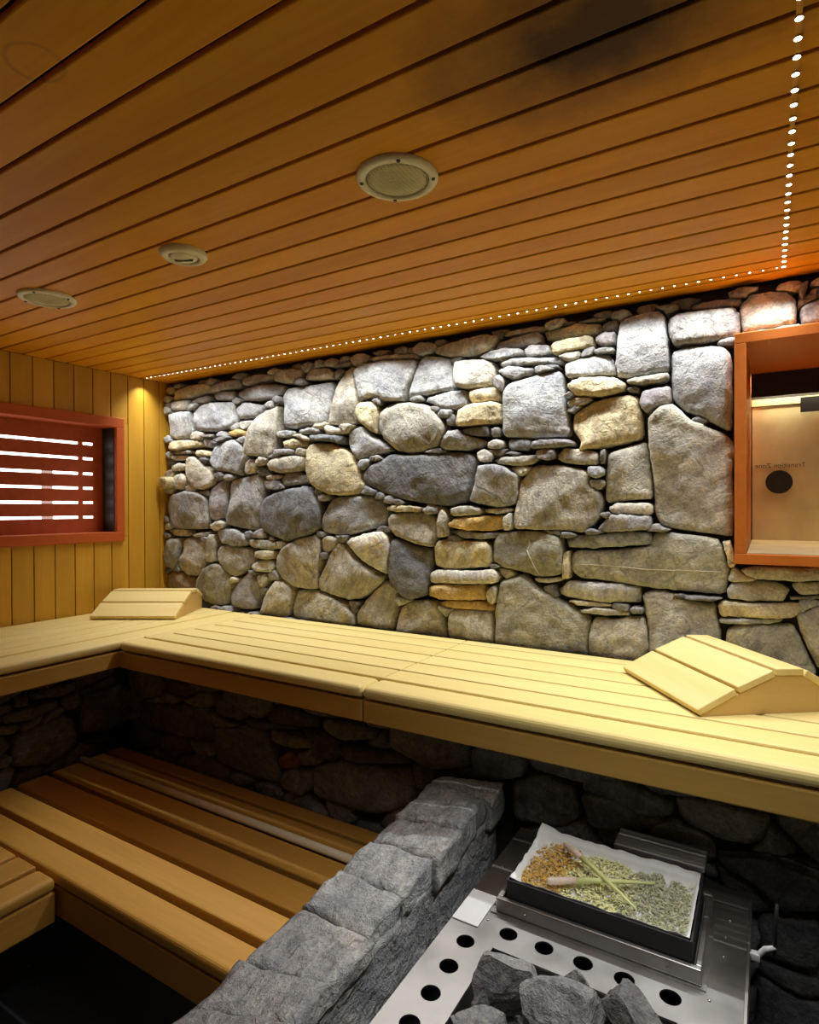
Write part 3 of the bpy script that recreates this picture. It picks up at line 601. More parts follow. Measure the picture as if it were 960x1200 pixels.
m -2515 -158 -2545 -148 -2595 -148 -2585 -172 -2555 -182 -2525 -175
g 1240 250 1242 267 1208 289 1188 260 1180 250 1178 233 1211 235 1240 236
m -2239 363 -2282 362 -2312 349 -2285 336 -2254 323 -2234 342
t 625 -7 607 7 566 6 565 -13 563 -57 611 -19
g -2825 392 -2849 409 -2877 392 -2876 374 -2841 361 -2801 375
p 612 -531 587 -528 573 -540 579 -557 618 -556 687 -541
v 747 682 690 682 673 643 741 655 780 665
m -1728 -116 -1762 -108 -1796 -105 -1794 -122 -1778 -132 -1749 -132
m -1418 461 -1437 476 -1474 469 -1462 453 -1428 439
m -1673 -545 -1690 -530 -1731 -534 -1731 -556 -1692 -557
m -1149 -543 -1149 -528 -1177 -529 -1207 -533 -1218 -550 -1184 -556 -1165 -556 -1153 -550
p 109 -530 77 -533 45 -544 76 -556 103 -557 111 -545
v -410 -345 -416 -333 -440 -333 -464 -333 -467 -345 -461 -356 -440 -357 -413 -358
t -703 517 -720 525 -742 519 -741 508 -737 493 -710 499 -660 503
p -66 527 -114 530 -133 527 -141 517 -126 510 -99 509
m -1060 -114 -1080 -108 -1106 -112 -1123 -132 -1080 -132 -1040 -132
t 1241 -385 1226 -379 1211 -378 1193 -386 1214 -391 1234 -396
d -2530 271 -2562 276 -2602 267 -2571 252 -2544 235 -2519 254
d -2074 -528 -2126 -523 -2152 -531 -2189 -552 -2134 -557 -2085 -557
d -2629 -536 -2652 -520 -2681 -531 -2704 -544 -2674 -555 -2636 -556
m -2010 534 -2033 546 -2062 537 -2062 523 -2046 515 -2016 502 -2008 521
g 757 465 726 477 700 461 718 448 745 430 762 450
m -1453 232 -1490 225 -1491 206 -1459 205 -1423 214
t 617 -95 600 -88 577 -68 564 -89 564 -102 583 -112 605 -104
p -1384 672 -1425 680 -1469 672 -1442 653 -1408 653
p -1229 -533 -1264 -533 -1307 -551 -1253 -557 -1203 -555
g -359 -529 -389 -528 -412 -530 -426 -543 -407 -556 -376 -556 -351 -545
v -2726 682 -2755 681 -2783 675 -2774 658 -2745 659 -2714 665
t 450 -535 422 -533 390 -538 394 -557 428 -557 446 -549
t -528 546 -523 567 -564 561 -570 548 -575 539 -559 534 -539 536
g -2834 -138 -2849 -134 -2865 -129 -2876 -137 -2877 -149 -2856 -164 -2819 -155
g -473 -16 -500 -16 -506 -29 -483 -40 -467 -27
m -1993 107 -2011 124 -2021 104 -2064 93 -2020 89 -2004 94 -1983 97
v 7 540 -10 547 -36 542 -50 523 -10 523 7 530
m 1242 -104 1239 -98 1218 -88 1215 -102 1213 -110 1218 -155 1241 -110
m -2300 416 -2302 442 -2344 426 -2360 414 -2352 394 -2309 398
m -2815 140 -2824 151 -2846 164 -2875 154 -2875 140 -2877 123 -2844 125 -2821 128
t -2299 -356 -2344 -344 -2367 -362 -2361 -382 -2319 -377
g 345 -395 342 -375 314 -389 310 -397 296 -407 317 -412 346 -421 352 -405
v 892 580 840 592 809 581 808 561 846 565
d -1721 -202 -1764 -201 -1772 -219 -1764 -235 -1734 -231 -1724 -221
d 981 169 968 177 951 172 933 166 947 158 963 153 1014 148
t 1019 -408 993 -408 975 -413 965 -425 979 -442 1002 -426 1016 -421
v -1078 -405 -1119 -404 -1155 -395 -1152 -414 -1141 -424 -1116 -440 -1099 -422
t -1735 375 -1728 394 -1766 390 -1800 392 -1816 375 -1778 368 -1765 363 -1743 365
m -2818 590 -2850 586 -2876 577 -2850 568 -2826 559 -2819 574
m -1118 682 -1155 681 -1172 669 -1150 659 -1122 663
m -1145 244 -1169 242 -1214 228 -1162 223 -1110 225
t -2823 -334 -2845 -329 -2864 -328 -2875 -335 -2876 -344 -2874 -360 -2848 -350 -2835 -345
g -268 -539 -289 -518 -297 -542 -319 -557 -283 -557 -241 -556
t -179 286 -200 295 -220 283 -201 274 -180 265 -163 277
t -2518 91 -2552 100 -2592 90 -2562 76 -2519 66
t -1963 -171 -1993 -158 -2039 -155 -2032 -177 -2022 -199 -1995 -181
t -2021 672 -2048 682 -2075 680 -2100 674 -2101 659 -2076 655 -2059 655 -2039 658
g -2596 560 -2639 562 -2661 551 -2680 528 -2632 533 -2614 541
t 797 54 790 65 769 61 706 62 751 43 773 40 812 18 801 47
t -2755 -323 -2765 -302 -2792 -318 -2802 -328 -2806 -341 -2779 -341 -2758 -342 -2739 -333
d -1320 32 -1339 40 -1362 35 -1361 23 -1353 13 -1330 14 -1304 20
d 850 -535 818 -535 798 -545 819 -555 842 -551
g 171 -284 114 -278 84 -278 78 -292 74 -331 115 -296
m -1284 -541 -1318 -533 -1341 -541 -1341 -557 -1306 -556
p -641 -543 -656 -533 -686 -533 -686 -547 -674 -557 -644 -557
m -595 402 -610 415 -631 403 -627 388 -600 393
m -2034 260 -2048 276 -2062 261 -2095 247 -2054 243 -2038 249 -1997 251
p 1240 558 1223 564 1204 557 1212 543 1241 546
t -1265 657 -1268 664 -1290 677 -1297 660 -1307 652 -1289 648 -1275 644 -1260 649
m 142 624 93 633 74 618 74 598 105 609
m -648 -85 -662 -85 -672 -84 -716 -83 -682 -95 -668 -95 -649 -104 -644 -93
d 675 653 661 656 654 652 628 643 659 644 671 646
m -2347 179 -2392 180 -2400 160 -2391 143 -2359 150 -2328 160
m -2095 -392 -2121 -388 -2147 -383 -2151 -396 -2150 -405 -2151 -430 -2113 -417 -2109 -404
m 964 -213 937 -205 913 -198 881 -208 888 -227 923 -227 949 -227
g -2767 -538 -2792 -524 -2807 -542 -2804 -557 -2774 -555 -2726 -552
g -2513 682 -2555 681 -2581 682 -2614 669 -2570 663 -2555 659 -2534 664
t -1882 682 -1908 682 -1931 682 -1955 672 -1932 661 -1912 658 -1879 652 -1880 669
g 1241 367 1242 397 1204 374 1196 363 1212 353 1241 353
t 349 -334 325 -339 314 -349 337 -369 362 -349
d 622 218 583 217 565 210 565 198 589 184 605 200
m -878 -224 -899 -218 -917 -217 -932 -226 -915 -236 -895 -232
v -1759 79 -1770 86 -1797 96 -1806 81 -1801 71 -1792 62 -1771 63 -1748 68
m -1137 402 -1149 410 -1184 415 -1173 398 -1161 390 -1142 393
m -269 -508 -287 -498 -340 -498 -303 -517 -283 -516
v -566 362 -603 362 -621 354 -620 343 -598 341 -588 347
p -309 -66 -315 -53 -337 -58 -335 -69 -354 -82 -323 -81 -303 -82 -272 -74
t -1554 -449 -1565 -444 -1577 -438 -1611 -435 -1590 -451 -1585 -456 -1572 -471 -1558 -457
d 177 622 157 626 145 627 138 622 127 613 149 614 163 613"""
STONES_LOW_BACK="""b -2141 -705 -1936 -691 -1925 -735 -2055 -764 -2141 -754
m -2339 -835 -2129 -808 -1880 -782 -1881 -927 -2032 -934 -2340 -945
m -1869 -856 -1596 -797 -1519 -910 -1510 -999 -1637 -1008 -1848 -997
t -1557 -804 -1354 -806 -1337 -836 -1444 -852 -1557 -847
O -1519 -903 -1462 -863 -1417 -880 -1417 -915 -1500 -934
m -1355 -901 -1235 -848 -946 -821 -932 -914 -1078 -989 -1355 -996
m -1310 -717 -1092 -715 -1092 -753 -1235 -782 -1302 -756
m -1868 -711 -1675 -725 -1676 -790 -1847 -814
d -1235 -795 -960 -778 -960 -806 -1203 -841
d -1595 -690 -1336 -715 -1328 -760 -1556 -776
m -426 -709 -349 -698 -282 -707 -196 -729 -202 -767 -271 -779 -331 -763 -426 -755
t -195 -709 -111 -702 2 -704 2 -756 -27 -792 -86 -798 -163 -780 -190 -758
d -111 -823 25 -788 97 -803 123 -884 25 -913 -36 -867 -96 -852
d -22 -952 25 -925 94 -915 123 -963 95 -1027 25 -1031 -17 -1031
d -12 -1040 95 -1048 131 -1065 79 -1092 11 -1086 -20 -1065
d -22 -1080 25 -1088 95 -1093 131 -1096 131 -1170 -22 -1241
m -631 -780 -533 -730 -441 -760 -429 -833 -480 -873 -617 -884
m -428 -763 -331 -745 -217 -782 -217 -805 -307 -827 -404 -845
m 620 -1046 522 -1004 404 -1028 345 -1083 414 -1136 536 -1153 636 -1110
t -154 -1159 -246 -1104 -389 -1103 -506 -1148 -496 -1221 -404 -1276 -263 -1275 -150 -1231
m 1053 -880 898 -842 757 -894 762 -985 933 -1021 1085 -968
d -1889 -1166 -2033 -1139 -2150 -1189 -2126 -1267 -1979 -1285 -1872 -1239
t -1294 -1213 -1369 -1169 -1479 -1155 -1553 -1199 -1547 -1254 -1452 -1290 -1342 -1268
m 967 -1191 793 -1150 633 -1202 660 -1293 816 -1334 968 -1286
m 419 -1227 220 -1204 129 -1297 272 -1364 442 -1323
t 571 -776 439 -728 285 -760 246 -836 323 -905 484 -912 598 -854
m -1572 -1282 -1678 -1241 -1821 -1239 -1897 -1301 -1893 -1372 -1774 -1411 -1638 -1403 -1544 -1351
m -1018 -1252 -1204 -1238 -1333 -1307 -1262 -1392 -1080 -1419 -957 -1343
t 37 -1341 -50 -1294 -171 -1302 -224 -1359 -144 -1411 -17 -1400
t -2094 -1031 -2231 -1009 -2339 -1058 -2306 -1129 -2170 -1149 -2067 -1101
d -69 -937 -132 -880 -257 -857 -365 -893 -396 -952 -345 -1009 -226 -1019 -126 -992
m 880 -683 695 -678 573 -748 660 -830 833 -840 951 -771
m -912 -1104 -991 -1032 -1159 -1033 -1257 -1096 -1232 -1173 -1093 -1207 -953 -1178
m 694 -1319 589 -1281 474 -1311 407 -1363 448 -1424 561 -1456 679 -1431 749 -1377
m -1504 -1100 -1589 -1060 -1714 -1051 -1804 -1098 -1797 -1163 -1705 -1205 -1576 -1209 -1498 -1159
m -2056 -1353 -2107 -1304 -2213 -1289 -2319 -1310 -2347 -1367 -2293 -1416 -2187 -1434 -2098 -1403
m 1158 -1330 1048 -1299 913 -1312 879 -1380 950 -1441 1096 -1452 1171 -1392
d -274 -1337 -426 -1287 -576 -1336 -586 -1423 -434 -1470 -269 -1429
m 402 -966 265 -926 153 -984 224 -1053 373 -1040
t -1309 -1385 -1377 -1329 -1508 -1337 -1564 -1395 -1489 -1447 -1362 -1443
m 1162 -685 1051 -670 953 -706 980 -769 1101 -783 1194 -744
d 219 -1338 67 -1330 -17 -1399 62 -1469 234 -1480 313 -1401
m -751 -686 -889 -641 -1034 -683 -1043 -768 -891 -806 -749 -766
m -2150 -730 -2214 -680 -2336 -673 -2412 -720 -2402 -779 -2297 -811 -2187 -786
m 1226 -1090 1147 -1024 994 -1013 867 -1055 841 -1130 942 -1181 1080 -1218 1209 -1167
t -1761 -1014 -1915 -970 -2075 -1015 -2062 -1107 -1905 -1156 -1791 -1092
t 353 -725 261 -646 70 -639 5 -725 84 -800 261 -804
m -294 -1031 -390 -962 -553 -967 -627 -1039 -547 -1114 -380 -1101
t -1278 -1049 -1368 -1007 -1491 -1019 -1522 -1081 -1432 -1123 -1312 -1110
t 346 -1078 216 -1069 136 -1121 189 -1179 314 -1191 406 -1140
m 674 -887 542 -889 470 -944 536 -1003 668 -1001 740 -946
m -1808 -1399 -1906 -1331 -2056 -1355 -2147 -1422 -2040 -1496 -1869 -1475
m -15 -1069 -76 -1014 -203 -1015 -293 -1059 -235 -1110 -158 -1149 -46 -1127
m 882 -1387 755 -1332 706 -1413 691 -1488 853 -1497 947 -1441
t 1235 -787 1106 -784 971 -799 996 -867 1069 -919 1221 -925 1240 -851
m -858 -1419 -906 -1349 -1027 -1389 -1134 -1433 -1037 -1494 -882 -1490
t -860 -957 -920 -893 -1008 -954 -1056 -980 -1088 -1032 -980 -1040 -860 -1066 -859 -1000
d -2158 -994 -2236 -944 -2348 -905 -2426 -960 -2425 -1003 -2426 -1052 -2328 -1051 -2275 -1026
m -1618 -629 -1781 -628 -1783 -717 -1611 -783 -1474 -688
m -343 -628 -467 -630 -607 -648 -568 -726 -428 -731 -290 -702
t -2144 -1184 -2266 -1133 -2420 -1165 -2426 -1246 -2303 -1294 -2147 -1266
m 891 -1035 762 -971 607 -1019 645 -1105 820 -1115
d 185 -1230 79 -1195 -7 -1235 -125 -1257 -35 -1301 21 -1330 119 -1332 140 -1285
d -460 -1244 -515 -1180 -626 -1226 -627 -1282 -542 -1322 -440 -1292
m -1524 -1428 -1566 -1364 -1672 -1407 -1781 -1472 -1617 -1496 -1463 -1497
m -573 -713 -670 -641 -750 -719 -736 -797 -600 -762
m 254 -843 164 -804 114 -859 98 -921 237 -938 292 -882
m -1236 -628 -1352 -628 -1499 -657 -1385 -712 -1292 -717 -1144 -693
m -1783 -631 -1888 -630 -2012 -628 -2055 -697 -1927 -722 -1846 -712 -1783 -685
t 1242 -1434 1190 -1386 1125 -1431 1041 -1460 1114 -1496 1195 -1496 1241 -1469
d 670 -690 568 -628 389 -650 447 -732 577 -746
m 630 -1172 515 -1154 399 -1176 425 -1233 453 -1297 586 -1282 642 -1231
m 1242 -1247 1227 -1183 1109 -1209 986 -1215 968 -1281 1080 -1306 1184 -1356 1241 -1292
d -114 -1408 -196 -1380 -270 -1410 -386 -1462 -249 -1496 -141 -1496 -10 -1461
m -868 -1181 -978 -1183 -1074 -1206 -1028 -1252 -986 -1300 -861 -1295 -859 -1235
m -2292 -1418 -2425 -1375 -2427 -1457 -2341 -1496 -2158 -1479
m -101 -652 -209 -630 -327 -632 -296 -688 -240 -717 -150 -706
t -1006 -629 -1105 -629 -1217 -639 -1152 -687 -1115 -716 -1039 -712 -1015 -677
m -1946 -966 -2051 -939 -2130 -939 -2202 -966 -2191 -1015 -2099 -1031 -2040 -1004
m -1728 -1439 -1757 -1413 -1818 -1414 -1842 -1441 -1844 -1496 -1764 -1457
m 1241 -631 1167 -629 1012 -639 1142 -682 1239 -753 1242 -667
m 442 -1417 384 -1371 305 -1408 264 -1451 322 -1496 430 -1496 514 -1457
d -1179 -1406 -1305 -1352 -1350 -1431 -1391 -1497 -1251 -1496 -1093 -1476
m 1241 -957 1193 -923 1097 -924 1083 -969 1027 -1017 1136 -1022 1240 -1052 1240 -991
m -369 -900 -408 -833 -513 -879 -625 -929 -486 -961 -394 -943
t -1354 -919 -1462 -925 -1510 -958 -1518 -1013 -1403 -1012 -1360 -972
m -2033 -658 -2112 -628 -2191 -630 -2280 -654 -2200 -687 -2158 -721 -2080 -702
d -178 -1309 -203 -1253 -309 -1279 -325 -1321 -272 -1344 -209 -1340
m -1900 -1314 -1987 -1284 -2052 -1280 -2190 -1280 -2082 -1327 -2050 -1351 -1991 -1341
m 385 -649 352 -628 288 -629 280 -660 303 -678 328 -702 424 -723 400 -670
m 1026 -1448 962 -1444 920 -1460 903 -1497 978 -1496 1108 -1497
t 1062 -656 992 -629 921 -629 805 -628 833 -682 898 -704 956 -705 997 -688
t -1238 -1151 -1259 -1096 -1365 -1118 -1436 -1162 -1338 -1187 -1206 -1225
m -112 -793 -206 -768 -257 -813 -248 -857 -156 -877 -103 -837
m 786 -1129 704 -1109 639 -1113 589 -1132 585 -1164 634 -1183 687 -1182 738 -1167
t -1750 -1186 -1786 -1169 -1850 -1132 -1887 -1175 -1877 -1204 -1873 -1247 -1792 -1237 -1700 -1228
m -2330 -1285 -2369 -1269 -2426 -1276 -2427 -1305 -2427 -1333 -2372 -1392 -2330 -1325 -2295 -1305
d -485 -1455 -533 -1438 -585 -1425 -625 -1447 -625 -1472 -602 -1496 -549 -1497 -459 -1497
m -2295 -628 -2381 -629 -2426 -650 -2425 -683 -2361 -685 -2273 -677
d -653 -628 -737 -630 -811 -629 -815 -667 -764 -682 -719 -685 -695 -666
t 51 -1458 27 -1438 -74 -1411 -25 -1468 -47 -1497 14 -1496 63 -1497 152 -1477
m 1241 -1360 1240 -1333 1193 -1344 1164 -1354 1169 -1370 1165 -1402 1242 -1427 1240 -1374
d -1244 -781 -1282 -763 -1334 -764 -1429 -773 -1358 -807 -1356 -866 -1252 -852 -1225 -809
t 808 -838 718 -833 605 -832 625 -887 694 -904 757 -910 795 -882
m 83 -628 -23 -630 -144 -637 -113 -702 -7 -700 41 -677
d -25 -1189 -23 -1133 -136 -1148 -151 -1191 -151 -1251 -27 -1237
m -2320 -1104 -2336 -1055 -2427 -1076 -2427 -1114 -2427 -1148 -2357 -1152 -2289 -1137
m -1374 -1297 -1474 -1284 -1530 -1264 -1565 -1294 -1554 -1322 -1507 -1337 -1446 -1332
d 701 -1439 628 -1443 582 -1453 481 -1491 607 -1497 659 -1497 690 -1475
t -858 -1315 -908 -1298 -977 -1299 -967 -1332 -934 -1355 -860 -1353
t -1706 -820 -1829 -813 -1877 -794 -1880 -825 -1881 -840 -1854 -851 -1818 -846
t -545 -628 -621 -630 -652 -629 -660 -644 -651 -656 -620 -677 -610 -651
t -1192 -993 -1318 -993 -1284 -1047 -1223 -1075 -1169 -1040
t -490 -1138 -515 -1113 -569 -1095 -625 -1113 -625 -1141 -626 -1173 -560 -1197 -505 -1167
t 190 -1018 113 -991 -47 -1038 130 -1061 253 -1072
m -2301 -813 -2341 -798 -2385 -784 -2427 -801 -2427 -826 -2427 -864 -2338 -895 -2333 -832
m -2113 -1444 -2151 -1425 -2286 -1418 -2187 -1466 -2148 -1497 -2075 -1476
t -1368 -1460 -1419 -1445 -1479 -1448 -1477 -1478 -1441 -1495 -1389 -1489
m 815 -650 712 -628 661 -628 605 -629 614 -657 639 -670 670 -691 714 -677
t 1231 -753 1188 -748 1143 -765 1187 -785 1242 -780
m 897 -1343 851 -1323 764 -1335 832 -1361 882 -1373
d 290 -1477 273 -1463 245 -1471 75 -1496 247 -1497 288 -1497
t -1623 -1013 -1734 -1005 -1765 -1031 -1772 -1047 -1745 -1067 -1706 -1052
d 96 -913 -6 -893 -111 -848 -90 -916 -123 -1000 -4 -936
m -1494 -1020 -1561 -1004 -1635 -1019 -1617 -1057 -1559 -1070 -1508 -1054
m 971 -805 934 -785 896 -803 843 -836 926 -845 981 -832
t -2016 -766 -2123 -759 -2167 -763 -2186 -786 -2153 -811 -2092 -802
d -858 -834 -864 -799 -955 -794 -942 -836 -936 -871 -859 -865
t 406 -1364 334 -1349 288 -1359 284 -1380 308 -1396 344 -1387
m -208 -1372 -221 -1364 -248 -1345 -272 -1363 -271 -1379 -271 -1403 -228 -1392 -209 -1383
d -1765 -1476 -1787 -1468 -1809 -1478 -1833 -1497 -1785 -1496 -1762 -1497 -1693 -1486
m -1062 -1478 -1086 -1464 -1111 -1478 -1125 -1497 -1084 -1497 -1042 -1497
m -2388 -1473 -2426 -1463 -2426 -1484 -2422 -1497 -2395 -1496 -2363 -1487
m 1014 -1293 979 -1284 955 -1289 951 -1306 981 -1302
m 500 -975 473 -949 336 -917 395 -987 430 -1021 505 -1007
m -1549 -1239 -1553 -1208 -1617 -1208 -1711 -1215 -1646 -1252 -1610 -1265 -1543 -1274
t -1861 -748 -1869 -719 -1927 -723 -1954 -743 -2035 -777 -1937 -787 -1887 -782 -1858 -767
m -18 -983 -40 -958 -82 -978 -100 -989 -135 -1012 -77 -1012 -29 -1031 -18 -1003
t -858 -1151 -886 -1084 -932 -1148 -947 -1181 -859 -1190
m -2075 -1156 -2058 -1109 -2142 -1134 -2166 -1148 -2192 -1164 -2160 -1177 -2129 -1180 -2110 -1170
m 987 -768 950 -767 929 -787 971 -801 1047 -791
t -354 -1471 -390 -1460 -426 -1468 -457 -1493 -399 -1495 -350 -1497
d -813 -636 -954 -628 -1006 -632 -1012 -669 -950 -656
m 543 -1453 527 -1448 510 -1454 498 -1466 518 -1477 539 -1467 560 -1462
d -2375 -687 -2413 -683 -2425 -694 -2425 -709 -2389 -706
t 201 -1180 165 -1154 120 -1177 108 -1203 156 -1217 211 -1207
m -1140 -1223 -1251 -1214 -1300 -1223 -1327 -1248 -1288 -1282 -1238 -1253
m -249 -856 -314 -828 -374 -839 -390 -862 -372 -888 -323 -876
t -1858 -938 -1903 -929 -1937 -929 -2002 -933 -1967 -960 -1943 -977 -1903 -971 -1855 -964
m -1044 -751 -1065 -713 -1097 -753 -1125 -762 -1139 -787 -1086 -785 -1055 -782 -1038 -768
m -561 -1313 -595 -1300 -626 -1317 -625 -1352 -569 -1331
m 842 -1125 822 -1114 780 -1114 778 -1134 785 -1151 818 -1156 889 -1172 850 -1136
m 951 -708 924 -703 910 -714 915 -723 923 -733 972 -749 957 -721
m 387 -716 350 -709 348 -730 376 -740 426 -732
d -2333 -1381 -2360 -1381 -2360 -1393 -2343 -1402 -2318 -1393
m 401 -1186 367 -1163 326 -1183 284 -1212 356 -1216 416 -1215
m -1310 -878 -1362 -838 -1440 -870 -1417 -912 -1354 -898
m -1874 -1242 -1944 -1273 -1952 -1293 -1914 -1305 -1884 -1288
t -535 -952 -585 -939 -626 -953 -627 -989 -563 -975
m -1294 -1283 -1326 -1253 -1377 -1274 -1390 -1296 -1367 -1333 -1323 -1301
m 41 -762 3 -728 -5 -766 -39 -802 33 -786 55 -774
m 1232 -1053 1217 -1045 1168 -1033 1188 -1059 1198 -1067 1213 -1075 1241 -1075 1242 -1061
m -584 -1371 -627 -1391 -625 -1407 -590 -1426 -584 -1400
m -2018 -639 -2028 -628 -2051 -630 -2107 -628 -2065 -646 -2048 -651 -2029 -649
d 573 -748 549 -744 527 -757 556 -766 592 -763
m 207 -936 152 -929 113 -946 118 -972 166 -975 195 -962
d -1414 -1123 -1451 -1113 -1501 -1110 -1502 -1136 -1495 -1158 -1449 -1156 -1410 -1146
t -2368 -884 -2427 -886 -2425 -914 -2383 -928 -2354 -908
d -858 -881 -879 -869 -915 -869 -935 -884 -913 -897 -901 -911 -858 -917 -860 -894
m -1462 -628 -1508 -630 -1545 -629 -1567 -649 -1530 -663 -1465 -701 -1463 -652
m -313 -1284 -341 -1279 -368 -1279 -442 -1283 -376 -1302 -357 -1308 -323 -1319 -320 -1299
d 781 -1323 738 -1314 604 -1267 709 -1333 722 -1346 751 -1341
m 822 -661 791 -658 740 -672 794 -681 831 -680
m -944 -1350 -957 -1350 -970 -1353 -1020 -1385 -953 -1360 -940 -1357
m -2063 -1482 -2070 -1478 -2081 -1479 -2090 -1483 -2124 -1497 -2083 -1497 -2064 -1496 -2048 -1489
m -117 -1263 -161 -1233 -195 -1266 -184 -1292 -137 -1297 -59 -1290
d -1414 -779 -1559 -776 -1595 -774 -1767 -804 -1587 -811 -1552 -801
d -1073 -1209 -1130 -1199 -1162 -1229 -1112 -1245 -1044 -1241
t 499 -1148 439 -1138 406 -1130 395 -1148 370 -1159 386 -1176 421 -1172 449 -1167
t -2184 -791 -2221 -793 -2320 -832 -2197 -817 -2155 -810
m -738 -782 -744 -764 -775 -774 -795 -781 -796 -797 -766 -797 -740 -795
m -109 -862 -125 -855 -138 -863 -146 -870 -138 -877 -125 -885 -104 -881 -104 -870
m -1696 -1409 -1725 -1409 -1750 -1415 -1736 -1428 -1715 -1431 -1705 -1422
t 1241 -1166 1228 -1089 1204 -1170 1188 -1177 1201 -1187 1221 -1182 1242 -1179
m 970 -755 961 -749 934 -739 940 -755 949 -761 969 -766
t -2395 -1369 -2400 -1364 -2414 -1349 -2427 -1363 -2425 -1371 -2420 -1376 -2407 -1382 -2385 -1380"""
